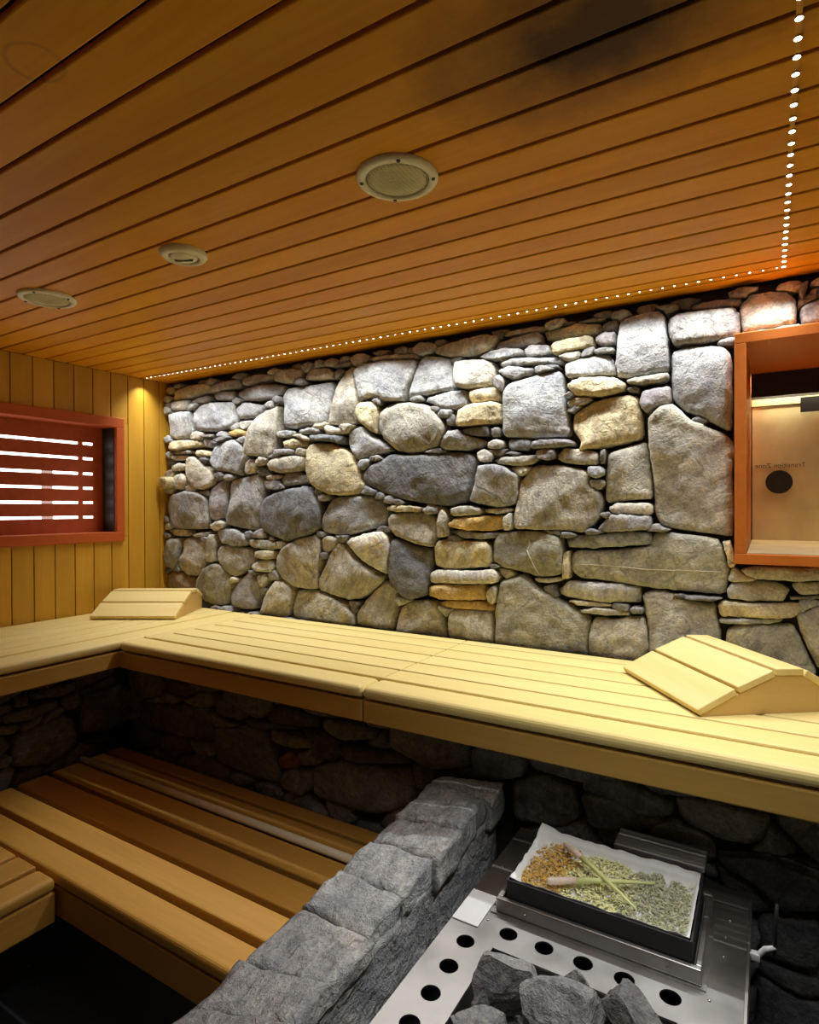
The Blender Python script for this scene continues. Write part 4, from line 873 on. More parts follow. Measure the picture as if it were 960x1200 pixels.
STONES_LOW_LEFT="""m 1147 -701 1194 -714 1194 -755 1147 -751
m 1204 -711 1424 -704 1435 -735 1325 -750 1213 -740
m 1325 -760 1390 -745 1401 -803 1357 -824 1320 -802
m 1407 -772 1505 -764 1617 -782 1623 -926 1504 -947 1400 -925
m 1110 -761 1304 -760 1309 -788 1194 -811 1110 -798
m 1146 -852 1314 -822 1367 -849 1378 -972 1282 -1013 1127 -966
t 1057 -793 1165 -820 1137 -844 1057 -824
d 1400 -958 1553 -975 1552 -1007 1411 -978
m 1057 -716 1138 -727 1128 -758 1057 -755
d 417 -991 291 -936 130 -963 75 -1039 146 -1110 301 -1119 405 -1067
m 1059 -1149 983 -1104 863 -1111 803 -1162 846 -1213 948 -1235 1046 -1206
d -122 -1134 -206 -1092 -331 -1100 -383 -1156 -337 -1211 -221 -1231 -115 -1196
m 848 -892 735 -846 595 -876 561 -946 637 -1005 776 -1009 862 -958
d 16 -849 -113 -816 -246 -856 -222 -933 -88 -961 40 -923
t 1391 -1287 1311 -1232 1177 -1233 1112 -1293 1189 -1348 1323 -1347
t 208 -1254 78 -1219 -43 -1265 -18 -1336 110 -1362 227 -1324
m 682 -1205 604 -1153 469 -1157 402 -1213 446 -1269 553 -1297 667 -1268
m 485 -731 300 -750 279 -839 434 -879 563 -817
m -293 -950 -417 -913 -569 -940 -553 -1022 -424 -1072 -282 -1027
d -334 -1275 -499 -1271 -551 -1349 -425 -1402 -293 -1353
m 913 -1298 793 -1267 671 -1296 629 -1362 716 -1419 865 -1427 945 -1364
m -294 -733 -379 -706 -471 -729 -503 -775 -471 -820 -381 -841 -297 -817 -260 -775
d 1015 -718 820 -678 680 -757 788 -850 998 -825
m 1436 -1052 1245 -1067 1212 -1162 1385 -1208 1518 -1138
m 249 -689 133 -659 6 -679 -48 -739 -9 -801 107 -837 232 -810 288 -751
m 524 -1365 471 -1307 343 -1286 234 -1330 249 -1397 345 -1444 482 -1428
t 22 -1368 -113 -1297 -279 -1344 -261 -1440 -70 -1450
m 1157 -973 990 -933 868 -999 949 -1075 1125 -1065
d -50 -649 -199 -628 -330 -669 -290 -737 -227 -796 -74 -791 -34 -721
t 1194 -1357 1047 -1346 972 -1408 1026 -1473 1171 -1482 1251 -1422
m 58 -1038 -44 -985 -174 -1016 -202 -1081 -104 -1129 34 -1109
m 810 -1046 653 -1032 552 -1087 604 -1152 737 -1178 847 -1124
m 1551 -1357 1448 -1306 1333 -1344 1220 -1375 1233 -1445 1342 -1494 1498 -1492 1552 -1422
t -499 -1091 -622 -1082 -695 -1132 -648 -1187 -528 -1198 -449 -1149
m 656 -634 502 -633 429 -696 503 -751 636 -765 723 -704
m -455 -638 -593 -630 -696 -663 -696 -722 -630 -782 -494 -762 -401 -708
m 434 -1155 266 -1118 114 -1162 158 -1239 274 -1298 432 -1249
d -428 -830 -498 -790 -612 -782 -696 -824 -696 -883 -636 -947 -500 -926 -382 -893
m -445 -1398 -570 -1325 -697 -1402 -657 -1495 -442 -1492
m 1100 -1234 971 -1229 868 -1269 928 -1326 1043 -1346 1121 -1298
m 1104 -838 998 -818 856 -850 900 -934 1059 -945 1135 -891
m 423 -629 292 -628 213 -679 279 -732 396 -740 435 -689
m 631 -999 522 -947 415 -1008 471 -1082 609 -1057
m 241 -1379 133 -1355 9 -1382 11 -1450 101 -1497 242 -1497 309 -1433
m -468 -1235 -551 -1200 -656 -1210 -696 -1257 -669 -1307 -565 -1317 -510 -1281
d 1551 -1238 1463 -1183 1324 -1213 1375 -1276 1496 -1304
m 701 -1409 565 -1374 504 -1459 643 -1497 794 -1468
m 218 -941 120 -882 5 -934 -61 -953 -30 -987 5 -1008 76 -1031 108 -992
m 1090 -628 945 -635 953 -703 1057 -728 1175 -689
d 120 -1176 79 -1102 -74 -1124 -117 -1183 -81 -1260 62 -1227
m 1227 -1109 1187 -1040 1055 -1068 1003 -1116 1060 -1153 1133 -1217 1211 -1156
m 1551 -646 1427 -629 1339 -683 1433 -738 1550 -708
t 626 -842 511 -844 458 -868 340 -890 381 -949 497 -960 565 -929 583 -897
m -560 -1008 -688 -964 -697 -1043 -622 -1082 -455 -1071
m 647 -1329 613 -1285 490 -1284 503 -1341 516 -1414 675 -1396
m 320 -848 191 -819 89 -880 199 -928 351 -925
t -263 -1432 -288 -1351 -420 -1399 -440 -1449 -389 -1497 -251 -1497
d 841 -1208 769 -1163 684 -1207 677 -1286 870 -1287
m -243 -862 -264 -797 -364 -839 -395 -871 -403 -916 -305 -945 -234 -902
m 1491 -994 1407 -972 1344 -989 1224 -1036 1369 -1056 1515 -1068
t 859 -628 767 -629 690 -629 688 -667 708 -692 753 -711 796 -691 889 -675
d -175 -1226 -330 -1229 -320 -1300 -224 -1327 -107 -1292
m 709 -783 656 -753 553 -759 559 -810 590 -842 655 -861 727 -846 742 -810
m 992 -1437 968 -1369 873 -1419 783 -1460 888 -1496 1015 -1497
m 1271 -630 1137 -628 1174 -691 1260 -707 1351 -673
t -347 -629 -467 -628 -421 -680 -348 -715 -318 -667
m 505 -1462 447 -1433 384 -1441 283 -1469 383 -1497 456 -1496
m 1550 -1174 1551 -1131 1484 -1158 1448 -1176 1483 -1196 1552 -1212
m 206 -628 145 -630 88 -628 67 -667 145 -660 225 -669
t -358 -1185 -391 -1137 -472 -1167 -516 -1193 -491 -1222 -467 -1270 -370 -1259 -299 -1224
m 461 -1069 378 -1082 318 -1128 430 -1152 575 -1121
m 1289 -1183 1227 -1168 1183 -1181 1153 -1199 1109 -1259 1222 -1231 1340 -1235
t 77 -644 29 -629 -14 -629 -95 -628 -45 -661 -41 -691 12 -676 61 -672
m 1110 -772 1066 -757 1013 -749 1008 -777 1010 -819 1087 -801
m -639 -773 -676 -743 -695 -776 -695 -793 -674 -811 -643 -797 -618 -786
d -120 -955 -200 -940 -295 -944 -286 -992 -263 -1037 -178 -1017 -110 -999
m 881 -1012 854 -964 790 -1003 700 -1037 811 -1047 927 -1070
t 20 -1453 12 -1422 -47 -1431 -73 -1448 -172 -1481 -70 -1496 -9 -1496 97 -1495
t 1256 -1455 1221 -1444 1198 -1461 1174 -1481 1215 -1496 1267 -1496 1287 -1472
m 1552 -736 1538 -713 1496 -725 1450 -733 1440 -767 1509 -767 1552 -757
t 536 -1468 504 -1466 485 -1478 487 -1497 528 -1497 602 -1487
m 372 -933 333 -924 301 -929 310 -942 322 -945 431 -990
t -335 -1102 -390 -1064 -513 -1073 -465 -1129 -376 -1147
m 1245 -1003 1191 -988 1144 -1009 1133 -1046 1218 -1087 1235 -1027
m 166 -1113 83 -1050 93 -1126 104 -1147 148 -1150 204 -1137
t 708 -1174 677 -1169 645 -1182 672 -1196 700 -1197 726 -1187
t 485 -647 468 -630 423 -633 428 -653 433 -686 471 -658
d -254 -645 -295 -630 -347 -630 -325 -652 -298 -655
t 1551 -1477 1519 -1471 1504 -1484 1515 -1497 1550 -1496
m -216 -1028 -294 -1034 -357 -1050 -347 -1093 -260 -1097 -200 -1071
t -139 -1469 -165 -1443 -219 -1444 -255 -1459 -251 -1482 -214 -1495 -158 -1497
m 900 -1063 814 -1052 834 -1095 881 -1111 1021 -1099
m 956 -628 911 -629 870 -629 874 -649 883 -663 907 -695 947 -670 946 -651
m 1551 -1314 1552 -1289 1503 -1294 1389 -1290 1489 -1322 1509 -1335 1552 -1335
d 280 -813 297 -757 240 -809 184 -820 241 -827 280 -834
d 447 -1273 404 -1258 370 -1269 352 -1273 318 -1286 365 -1287 380 -1291 443 -1302
d 1445 -751 1426 -740 1395 -743 1393 -758 1395 -769 1416 -771 1432 -768 1441 -762
m -597 -628 -661 -629 -693 -628 -697 -646 -671 -657 -648 -647
m 109 -838 58 -823 -43 -829 23 -870 38 -914 94 -877 121 -862
m -608 -1313 -657 -1309 -696 -1321 -697 -1344 -686 -1391 -624 -1355 -593 -1337
m 967 -945 912 -938 858 -934 855 -963 895 -980 932 -967
t 1007 -1339 935 -1337 924 -1381 1002 -1384 1032 -1361
m 1550 -1078 1516 -1029 1454 -1064 1479 -1095 1491 -1107 1514 -1131 1552 -1114 1551 -1095
t -34 -1290 -43 -1266 -142 -1231 -106 -1290 -88 -1306 -19 -1332
m 520 -1435 517 -1411 483 -1429 454 -1435 476 -1447 511 -1452
m -658 -923 -673 -915 -696 -918 -696 -929 -697 -939 -680 -966 -587 -981 -654 -931
t -15 -799 -33 -760 -78 -793 -121 -817 -59 -827 0 -826
m 1147 -1321 1123 -1304 1094 -1318 1070 -1331 1091 -1347 1127 -1351 1180 -1343
d 1409 -628 1351 -629 1298 -628 1320 -653 1337 -662 1364 -666 1380 -654
d -634 -1074 -671 -1059 -697 -1078 -696 -1096 -661 -1106 -633 -1092
m 859 -858 833 -844 733 -832 801 -872 828 -880 870 -879
t 237 -1338 199 -1335 174 -1343 163 -1362 201 -1365 241 -1361
m -107 -793 -173 -794 -203 -799 -262 -804 -251 -834 -200 -841 -167 -831 -132 -822
d 1115 -1204 1101 -1188 1054 -1173 1048 -1202 985 -1227 1059 -1232 1096 -1232 1130 -1222
t -99 -1225 -110 -1205 -150 -1210 -172 -1214 -201 -1225 -166 -1233 -150 -1252 -137 -1232
m 1327 -803 1306 -788 1274 -798 1232 -837 1316 -822
m 480 -958 445 -960 402 -953 418 -975 429 -983 445 -990 458 -982 472 -975
t -666 -1478 -678 -1443 -696 -1477 -695 -1485 -696 -1493 -680 -1497 -659 -1496 -665 -1485
d -648 -1188 -676 -1158 -697 -1189 -696 -1207 -660 -1212 -603 -1207
m 916 -1229 871 -1218 853 -1244 889 -1260 924 -1247
d -53 -965 -74 -960 -107 -958 -117 -974 -110 -991 -76 -990 -54 -986 -45 -976
m 1241 -803 1196 -813 1163 -822 1169 -847 1214 -837 1235 -827
m 1417 -1298 1389 -1291 1373 -1306 1389 -1326 1423 -1312
t 447 -711 423 -707 414 -719 413 -736 447 -733 462 -721
d 305 -1479 279 -1463 259 -1482 274 -1497 304 -1497 355 -1490
m 844 -1428 794 -1424 761 -1423 755 -1439 769 -1449 791 -1457 811 -1447
m 1132 -924 1091 -924 1073 -937 1076 -952 1112 -961 1130 -944
t 130 -1197 103 -1194 90 -1205 81 -1217 104 -1224 153 -1237 140 -1210
d 279 -629 239 -630 209 -633 219 -648 224 -663 251 -655 264 -647
t -569 -947 -592 -943 -616 -944 -622 -956 -607 -964 -562 -1005 -568 -960
m -404 -1485 -415 -1479 -442 -1450 -440 -1482 -442 -1489 -430 -1496 -407 -1496
m 1308 -1478 1290 -1474 1280 -1483 1271 -1497 1300 -1496 1331 -1490"""

# ------------------------------------------------------------------ stones
def chaikin(p, w=.10):
    q = []
    for a, b in zip(p, p[1:] + p[:1]):
        q.append((a[0] * (1 - w) + b[0] * w, a[1] * (1 - w) + b[1] * w)); q.append((a[0] * w + b[0] * (1 - w), a[1] * w + b[1] * (1 - w)))
    return q
def resample(p, n):
    seg = [math.dist(a, b) for a, b in zip(p, p[1:] + p[:1])]; tot = sum(seg); out = []; i = 0; acc = 0.0
    for k in range(n):
        t = tot * k / n
        while acc + seg[i] < t: acc += seg[i]; i += 1
        f = (t - acc) / max(seg[i], 1e-9); a, b = p[i], p[(i + 1) % len(p)]
        out.append((a[0] + (b[0] - a[0]) * f, a[1] + (b[1] - a[1]) * f))
    return out
def area_of(p): return 0.5 * sum(a[0] * b[1] - b[0] * a[1] for a, b in zip(p, p[1:] + p[:1]))
def stone_bm(bm, poly, place, depth=0.055, rng=random, rel=1.0, fine=0.010):
    """one rough stone: an outline in the wall's plane, side faces running back into the joint, a bulging uneven face.
    place(a, b, out) gives the point at plane coordinates a, b standing out metres proud"""
    if area_of(poly) < 0: poly = poly[::-1]
    A = abs(area_of(poly)); per = sum(math.dist(a, b) for a, b in zip(poly, poly[1:] + poly[:1]))
    n = int(max(14, min(64, per / fine)))
    p = resample(chaikin(poly), n)
    cx = sum(q[0] for q in p) / n; cz = sum(q[1] for q in p) / n
    minor = 2.2 * A / per
    H = min(0.026, 0.42 * minor) * rng.uniform(0.7, 1.2) * rel
    push = rng.uniform(-0.010, 0.012) * rel; ta, tb = rng.uniform(-0.07, 0.07), rng.uniform(-0.09, 0.05)
    off = Vector((rng.uniform(0, 90), rng.uniform(0, 90), rng.uniform(0, 90))); k = rng.uniform(9, 22)
    fac = [(rng.uniform(-0.20, 0.20), rng.uniform(-0.20, 0.20), rng.uniform(0.0, 0.008)) for _ in range(4)]
    big = minor > 0.03
    sp = max(0.011, min(0.017, minor / 4))
    er = min(0.012, minor * 0.22) * rng.uniform(0.6, 1.3)
    def edge_dist(x, z):
        best = 9.0
        for q0, q1 in zip(p, p[1:] + p[:1]):
            dx, dz = q1[0] - q0[0], q1[1] - q0[1]; t = max(0.0, min(1.0, ((x - q0[0]) * dx + (z - q0[1]) * dz) / (dx * dx + dz * dz + 1e-12)))
            best = min(best, math.hypot(x - q0[0] - t * dx, z - q0[1] - t * dz))
        return best
    pts = [Vector((q[0] + 0.0035 * noise.noise(Vector((q[0], q[1], 0)) * 50 + off), q[1] + 0.0035 * noise.noise(Vector((q[0], q[1], 5)) * 50 + off))) for q in p]
    for s in ((1 - 0.3 * er / max(minor, .01) * 2), (1 - 0.9 * er / max(minor, .01) * 2)) if big else ((1 - 0.7 * er / max(minor, .01) * 2),):
        for q in p: pts.append(Vector((cx + (q[0] - cx) * s, cz + (q[1] - cz) * s)))
    x0, x1 = min(q[0] for q in p), max(q[0] for q in p); z0, z1 = min(q[1] for q in p), max(q[1] for q in p)
    zz = z0 + sp / 2; row = 0
    while zz < z1:
        xx = x0 + sp / 2 + (row % 2) * sp / 2
        while xx < x1:
            q = (xx + rng.uniform(-.25, .25) * sp, zz + rng.uniform(-.25, .25) * sp)
            ins = False
            for a_, b_ in zip(p, p[1:] + p[:1]):
                if (a_[1] > q[1]) != (b_[1] > q[1]) and q[0] < (b_[0] - a_[0]) * (q[1] - a_[1]) / (b_[1] - a_[1]) + a_[0]: ins = not ins
            if ins and edge_dist(*q) > er * 1.15 + 0.002: pts.append(Vector(q))
            xx += sp
        zz += sp * 0.87; row += 1
    vco, _, faces, ov, _, _ = delaunay_2d_cdt(pts, [(i, (i + 1) % n) for i in range(n)], [], 1, 1e-6)
    bv = {}
    vs = []
    for i, q in enumerate(vco):
        a, b = q; v = Vector((a, b, 0)) + off
        d = edge_dist(a, b); e = min(1.0, d / er)
        fc = min(1.0, d / (er * 2.5))
        out = push + H * (1 - (1 - e) ** 2) ** 0.5 - H * 0.5
        out += max(-0.016, ta * (a - cx) + tb * (b - cz) + rel * min([0.004] + [f_[0] * (a - cx) + f_[1] * (b - cz) + f_[2] for f_ in fac]))
        out += rel * (0.008 * noise.noise(v * 10) * fc + 0.005 * noise.noise(v * 28 + off) * (0.3 + fc * .7) + 0.0028 * noise.noise(v * 70))
        w = bm.verts.new(place(a, b, out)); vs.append(w)
        for k_ in ov[i]:
            if k_ < n: bv[k_] = (w, a, b)
    for f in faces: bm.faces.new([vs[i] for i in f])
    ks = sorted(bv); back = {k_: bm.verts.new(place(bv[k_][1], bv[k_][2], -depth)) for k_ in ks}
    for k0, k1 in zip(ks, ks[1:] + ks[:1]):
        if bv[k0][0] is not bv[k1][0]: bm.faces.new((bv[k0][0], back[k0], back[k1], bv[k1][0]))
def parse(txt):
    out = []
    for l in txt.strip().splitlines():
        w = l.split(); n = [int(v) / 1000 for v in w[1:]]
        out.append((w[0], list(zip(n[0::2], n[1::2]))))
    return out
def vary(c, rng, amt=0.13):
    k = rng.uniform(1 - amt, 1 + amt); h = rng.uniform(-0.02, 0.02)
    return (c[0] * k * (1 + h), c[1] * k, c[2] * k * (1 - h), 1.0)
def lay_stones(txt, parent, place, seed, mat, rel=1.0, keep=300, shade_mul=1.0, veins=()):
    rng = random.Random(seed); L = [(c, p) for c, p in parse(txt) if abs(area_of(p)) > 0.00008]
    L.sort(key=lambda t: -abs(area_of(t[1])))
    for c, p in L[:keep]:
        bm = bmesh.new(); stone_bm(bm, p, place, rng=rng, rel=rel)
        tree = BVHTree.FromBMesh(bm) if veins else None; lines = []
        for vn in veins:
            x, z = vn[1]
            if sum((a_[1] > z) != (b_[1] > z) and x < (b_[0] - a_[0]) * (z - a_[1]) / (b_[1] - a_[1]) + a_[0] for a_, b_ in zip(p, p[1:] + p[:1])) % 2:
                P = []
                for (xa, za), (xb_, zb_) in zip(vn, vn[1:]):
                    for q in range(6):
                        hit = tree.ray_cast(Vector((xa + (xb_ - xa) * q / 6, 1.9, za + (zb_ - za) * q / 6 + 0.0012 * noise.noise(Vector((xa + q, za, 1)) * 9))), Vector((0, 1, 0)))[0]
                        if hit: P.append(hit)
                lines.append(P)
        o = obj('stone', bm, mat, parent, smooth=True); o.color = vary([v * shade_mul for v in COL[c]], rng)
        for P in lines:
            if len(P) > 3: bm = bmesh.new(); tube(bm, P, 0.0021, 6); obj('vein', bm, M['vein'], o, smooth=True)
    if L[keep:]:
        bm = bmesh.new()
        for c, p in L[keep:]: stone_bm(bm, p, place, rng=rng, rel=rel)
        o = obj('chink_stones', bm, mat, parent, smooth=True); o.color = (0.27, 0.265, 0.25, 1); o['kind'] = 'stuff'

# ------------------------------------------------------------------ setting: floor, ceiling, walls
XR, YN = 1.25, -0.75
bm = bmesh.new(); box(bm, XL - 0.1, XR, YN, 2.3, ZF - 0.05, ZF)
tag(obj('floor', bm, M['floor']), 'dark slate sauna floor in the shadow under the benches', kind='structure')
bm = bmesh.new(); box(bm, XL - 0.1, XR, YN, 2.3, HC + 0.012, HC + 0.05)
ceil = tag(obj('ceiling', bm, M['dark']), 'sauna ceiling of long orange-brown boards with dark grooves', kind='structure')
PIT = 0.0973; y = 0.719 - PIT * 15
first = None; k = 0
while y < 2.15:
    y1 = min(y + PIT, 2.165)
    if first is None or y1 - y < PIT - 1e-4:
        o = obj('ceiling_board', bx(XL, XR, y + 0.0045, y1 - 0.0045, HC, HC + 0.012, bev=0.003), M['ceiling'], ceil)
        if first is None: first = o; dy = o.location.y - y
    else:
        o = copy_at(first, (first.location.x, y + dy, first.location.z), ceil)
    y += PIT

# stone wall behind the upper bench, with the opening of the niche left free
NX0, NX1, NZ0, NZ1 = -0.0885, 0.56, -0.172, 0.522
YM = 2.185
bm = bmesh.new()
box(bm, XL - 0.1, NX0 + 0.02, YM, YM + 0.1, -0.62, HC + 0.03); box(bm, NX1 - 0.02, XR, YM, YM + 0.1, -0.62, HC + 0.03)
box(bm, NX0 + 0.02, NX1 - 0.02, YM, YM + 0.1, -0.62, NZ0 + 0.02); box(bm, NX0 + 0.02, NX1 - 0.02, YM, YM + 0.1, NZ1 - 0.02, HC + 0.03)
VEINS = ([(-0.606, -0.205), (-0.524, -0.203), (-0.426, -0.206), (-0.35, -0.21), (-0.274, -0.209), (-0.202, -0.208), (-0.115, -0.208)],
         [(-0.763, -0.119), (-0.759, -0.137), (-0.769, -0.158), (-0.755, -0.187), (-0.74, -0.219), (-0.723, -0.251)])
wall_back = tag(obj('wall_back', bm, M['mortar']), 'rough dry-laid natural stone wall above the long bench', kind='structure')
lay_stones(STONES_BACK, wall_back, lambda a, b, o: (a, YW - o, b), 3, M['stone'], veins=VEINS)
# one pale stone that sticks out of the wall against the left boards
bm = bmesh.new()
stone_bm(bm, [(-2.868, 0.145), (-2.85, 0.172), (-2.80, 0.178), (-2.775, 0.155), (-2.78, 0.118), (-2.83, 0.108), (-2.862, 0.125)], lambda a, b, o: (a, 2.075 - o, b), depth=0.11, rel=0.7)
o = obj('stone', bm, M['stone'], wall_back, smooth=True); o.color = (0.56, 0.48, 0.28, 1)

# stone walls below the upper benches, the shade there painted into their stone colours
bm = bmesh.new(); box(bm, -2.50, XR, 1.625, 1.70, ZF, -0.617)
low_back = tag(obj('wall_lower_back', bm, M['mortar']), 'shadowed natural stone wall below the long upper bench', kind='structure')
lay_stones(STONES_LOW_BACK, low_back, lambda a, b, o: (a, 1.588 - o, b), 4, M['stone'], shade_mul=0.45)
bm = bmesh.new(); box(bm, -2.58, -2.485, YN, 1.64, ZF, -0.617)
low_left = tag(obj('wall_lower_left', bm, M['mortar']), 'shadowed natural stone wall below the left upper bench', kind='structure')
lay_stones(STONES_LOW_LEFT, low_left, lambda a, b, o: (-2.43 + o, a, b), 5, M['stone'], shade_mul=0.45)

# left wall of vertical boards, with the opening of the light box left free
WY0, WY1, WZ0, WZ1 = 0.72, 1.881, -0.166, 0.470
bm = bmesh.new(); g = 0.03
for a in ((YN, WY0 + g, -0.62, HC + 0.03), (WY1 - g, 2.22, -0.62, HC + 0.03), (WY0 + g, WY1 - g, -0.62, WZ0 + g), (WY0 + g, WY1 - g, WZ1 - g, HC + 0.03)):
    box(bm, XL - 0.08, XL - 0.016, a[0], a[1], a[2], a[3])
wall_left = tag(obj('wall_left', bm, M['dark']), 'left sauna wall of vertical golden wood boards', kind='structure')
y = 1.346 - 0.0943 * 21; proto = {}
while y < 2.17:
    y1 = min(y + 0.0943, 2.183)
    spans = [(-0.60, HC)] if (y1 < WY0 + g or y > WY1 - g - 0.005) else [(-0.60, WZ0 + g - 0.006), (WZ1 - g + 0.006, HC)]
    for z0, z1 in spans:
        key = (round(z0, 3), round(z1, 3), round(y1 - y, 3))
        if key in proto:
            s = proto[key]; copy_at(s[0], (s[0].location.x, s[0].location.y + y - s[1], s[0].location.z), wall_left)
        else:
            o = obj('wall_board', bx(XL - 0.016, XL, y + 0.0018, y1 - 0.0018, z0, z1, bev=0.0025), M['wallboard'], wall_left); proto[key] = (o, y)
    for e0, e1 in ((y, WY0 + 0.012), (WY1 - 0.012, y1)):       # the strip of a board that runs on beside the light box
        if len(spans) == 2 and y < e1 and e0 < y1 and e0 >= y and e1 <= y1 and e1 - e0 > 0.006:
            obj('wall_board', bx(XL - 0.016, XL, e0 + 0.0018, e1 - 0.0018, WZ0 + g - 0.006, WZ1 - g + 0.006), M['wallboard'], wall_left)
    y += 0.0943

# ------------------------------------------------------------------ upper benches
def slat_bench(name, label, slats, fascia, extra, base, mats, group=None):
    t = thing(name, label, 'bench', base, group=group)
    for s in slats: obj('slat', bx(*s[:6], bev=s[6], seg=s[7]), mats[0], t)
    for f in fascia: obj('fascia', bx(*f, bev=0.004), mats[1], t)
    for nm, e in extra: obj(nm, bx(*e, bev=0.003), mats[1], t)
    return t
def x_unit(x0, x1, cross):
    S = []; yb = [1.388, 1.497, 1.602, 1.708, 1.815, 1.922, 2.028, 2.095]
    for i in range(7):
        front = i == 0
        S.append((x0 + (0.046 if cross and not front else 0.0), x1, yb[i] + (0 if front else 0.005), yb[i + 1] - 0.005, ZB - 0.034, ZB, 0.016 if front else 0.0045, 4 if front else 2))
    return S
S = x_unit(-2.162, -1.005, True); S.append((-2.162, -2.117, 1.497, 2.093, ZB - 0.034, ZB - 0.0006, 0.003, 2))
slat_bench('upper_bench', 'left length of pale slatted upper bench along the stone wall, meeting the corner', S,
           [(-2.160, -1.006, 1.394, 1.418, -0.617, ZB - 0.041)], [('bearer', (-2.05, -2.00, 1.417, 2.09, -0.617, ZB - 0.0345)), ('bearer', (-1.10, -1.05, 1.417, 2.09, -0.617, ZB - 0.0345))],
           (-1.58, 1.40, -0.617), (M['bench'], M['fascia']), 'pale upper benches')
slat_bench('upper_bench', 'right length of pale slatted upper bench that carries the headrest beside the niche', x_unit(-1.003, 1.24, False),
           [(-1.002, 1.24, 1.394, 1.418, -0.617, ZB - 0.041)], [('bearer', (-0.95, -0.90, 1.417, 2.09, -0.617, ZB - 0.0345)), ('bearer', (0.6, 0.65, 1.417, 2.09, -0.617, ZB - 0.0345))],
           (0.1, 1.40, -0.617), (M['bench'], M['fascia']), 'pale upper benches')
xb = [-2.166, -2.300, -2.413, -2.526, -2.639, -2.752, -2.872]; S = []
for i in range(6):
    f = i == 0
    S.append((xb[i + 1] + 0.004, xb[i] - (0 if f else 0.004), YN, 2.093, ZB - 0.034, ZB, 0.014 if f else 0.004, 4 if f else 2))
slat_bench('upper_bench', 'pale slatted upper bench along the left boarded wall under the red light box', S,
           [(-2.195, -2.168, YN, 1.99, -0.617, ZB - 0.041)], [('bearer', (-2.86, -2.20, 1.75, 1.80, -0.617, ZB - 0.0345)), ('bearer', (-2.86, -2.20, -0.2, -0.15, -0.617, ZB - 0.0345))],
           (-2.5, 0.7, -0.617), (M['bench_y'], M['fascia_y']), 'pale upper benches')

# ------------------------------------------------------------------ lower benches
S = []
for i, (a, b) in enumerate([(0.912, 1.003), (1.023, 1.114), (1.136, 1.238), (1.260, 1.366), (1.392, 1.474), (1.490, 1.552)]):
    S.append((-2.40, -0.86, a, b, ZL - 0.036, ZL, 0.012 if i == 0 else 0.005, 4 if i == 0 else 2))
slat_bench('lower_bench', 'brown lower bench of six wide slats with dark gaps, ending at the grey stone partition', S,
           [(-2.40, -0.86, 0.915, 0.945, -1.15, ZL - 0.039)],
           [('leg', (-2.30, -2.24, 0.96, 1.02, ZF, ZL - 0.037)), ('leg', (-2.30, -2.24, 1.48, 1.54, ZF, ZL - 0.037)), ('leg', (-1.0, -0.94, 0.96, 1.02, ZF, ZL - 0.037)), ('leg', (-1.0, -0.94, 1.48, 1.54, ZF, ZL - 0.037))],
           (-1.6, 1.2, ZF), (M['low'], M['low']))
S = []; xs = [-1.700, -1.803, -1.916, -2.029, -2.142, -2.255, -2.40]
for i in range(6):
    S.append((xs[i + 1] + 0.012, xs[i], YN, 0.902, ZL - 0.036, ZL, 0.014 if i == 0 else 0.005, 4 if i == 0 else 2))
slat_bench('lower_bench', 'short brown lower bench with rounded end, at the bottom left edge of the picture', S,
           [(-1.735, -1.702, YN, 0.900, -1.15, ZL - 0.039)],
           [('bearer', (-2.38, -1.736, 0.86, 0.898, -1.15, ZL - 0.037)), ('leg', (-2.10, -2.04, 0.60, 0.66, ZF, ZL - 0.037)), ('leg', (-2.30, -2.24, 0.79, 0.85, ZF, ZL - 0.037)), ('leg', (-2.10, -2.04, -0.6, -0.54, ZF, ZL - 0.037))],
           (-2.05, 0.1, ZF), (M['low_y'], M['low_y']))
bm = bmesh.new(); tube(bm, [(-2.395, 1.379, ZL + 0.009), (-1.6, 1.379, ZL + 0.009), (-0.87, 1.379, ZL + 0.009)], 0.0125, 10)
tag(obj('round_rod', bm, M['rod'], smooth=True), 'thin pale wooden rod lying between slats of the brown lower bench', 'rod')

# ------------------------------------------------------------------ headrests
def headrest(loc, rz, label):
    t = thing('headrest', label, 'headrest', loc, rz, 'slatted wooden headrests')
    W = 0.20
    prof = [((0.0, 0.018), (0.098, 0.066)), ((0.106, 0.070), (0.200, 0.108)), ((0.209, 0.112), (0.282, 0.110)), ((0.291, 0.106), (0.352, 0.070))]
    for (d0, h0), (d1, h1) in prof:
        a = math.atan2(h1 - h0, d1 - d0); L_ = math.hypot(d1 - d0, h1 - h0)
        m = Matrix.Translation((0, d0, h0)) @ Matrix.Rotation(a, 4, 'X')
        bm = bmesh.new(); box(bm, -W, W, 0, L_, -0.018, 0.0, bev=0.003, mtx=m)
        obj('slat', bm, M['head'], t, local=True)
    pts = [(0.012, 0.0), (0.345, 0.0), (0.350, 0.050), (0.291, 0.086), (0.282, 0.091), (0.209, 0.093), (0.200, 0.087), (0.106, 0.049), (0.098, 0.045), (0.012, 0.004)]
    for s in (-1, 1):
        bm = bmesh.new(); xa, xb_ = (W - 0.022) * s, (W - 0.003) * s
        A = [bm.verts.new((xa, d, h)) for d, h in pts]; B_ = [bm.verts.new((xb_, d, h)) for d, h in pts]
        bm.faces.new(A); bm.faces.new(B_[::-1]); n = len(pts)
        for i in range(n): bm.faces.new((A[i], B_[i], B_[(i + 1) % n], A[(i + 1) % n]))
        obj('side_board', bm, M['head_side'], t, local=True)
    return t
headrest((-2.525, 1.690, ZB + 0.0005), math.radians(30), 'wooden slatted headrest in the far left corner of the bench')
headrest((-0.270, 1.765, ZB + 0.0005), math.radians(-53), 'wooden slatted headrest in front of the stone wall beside the orange niche')

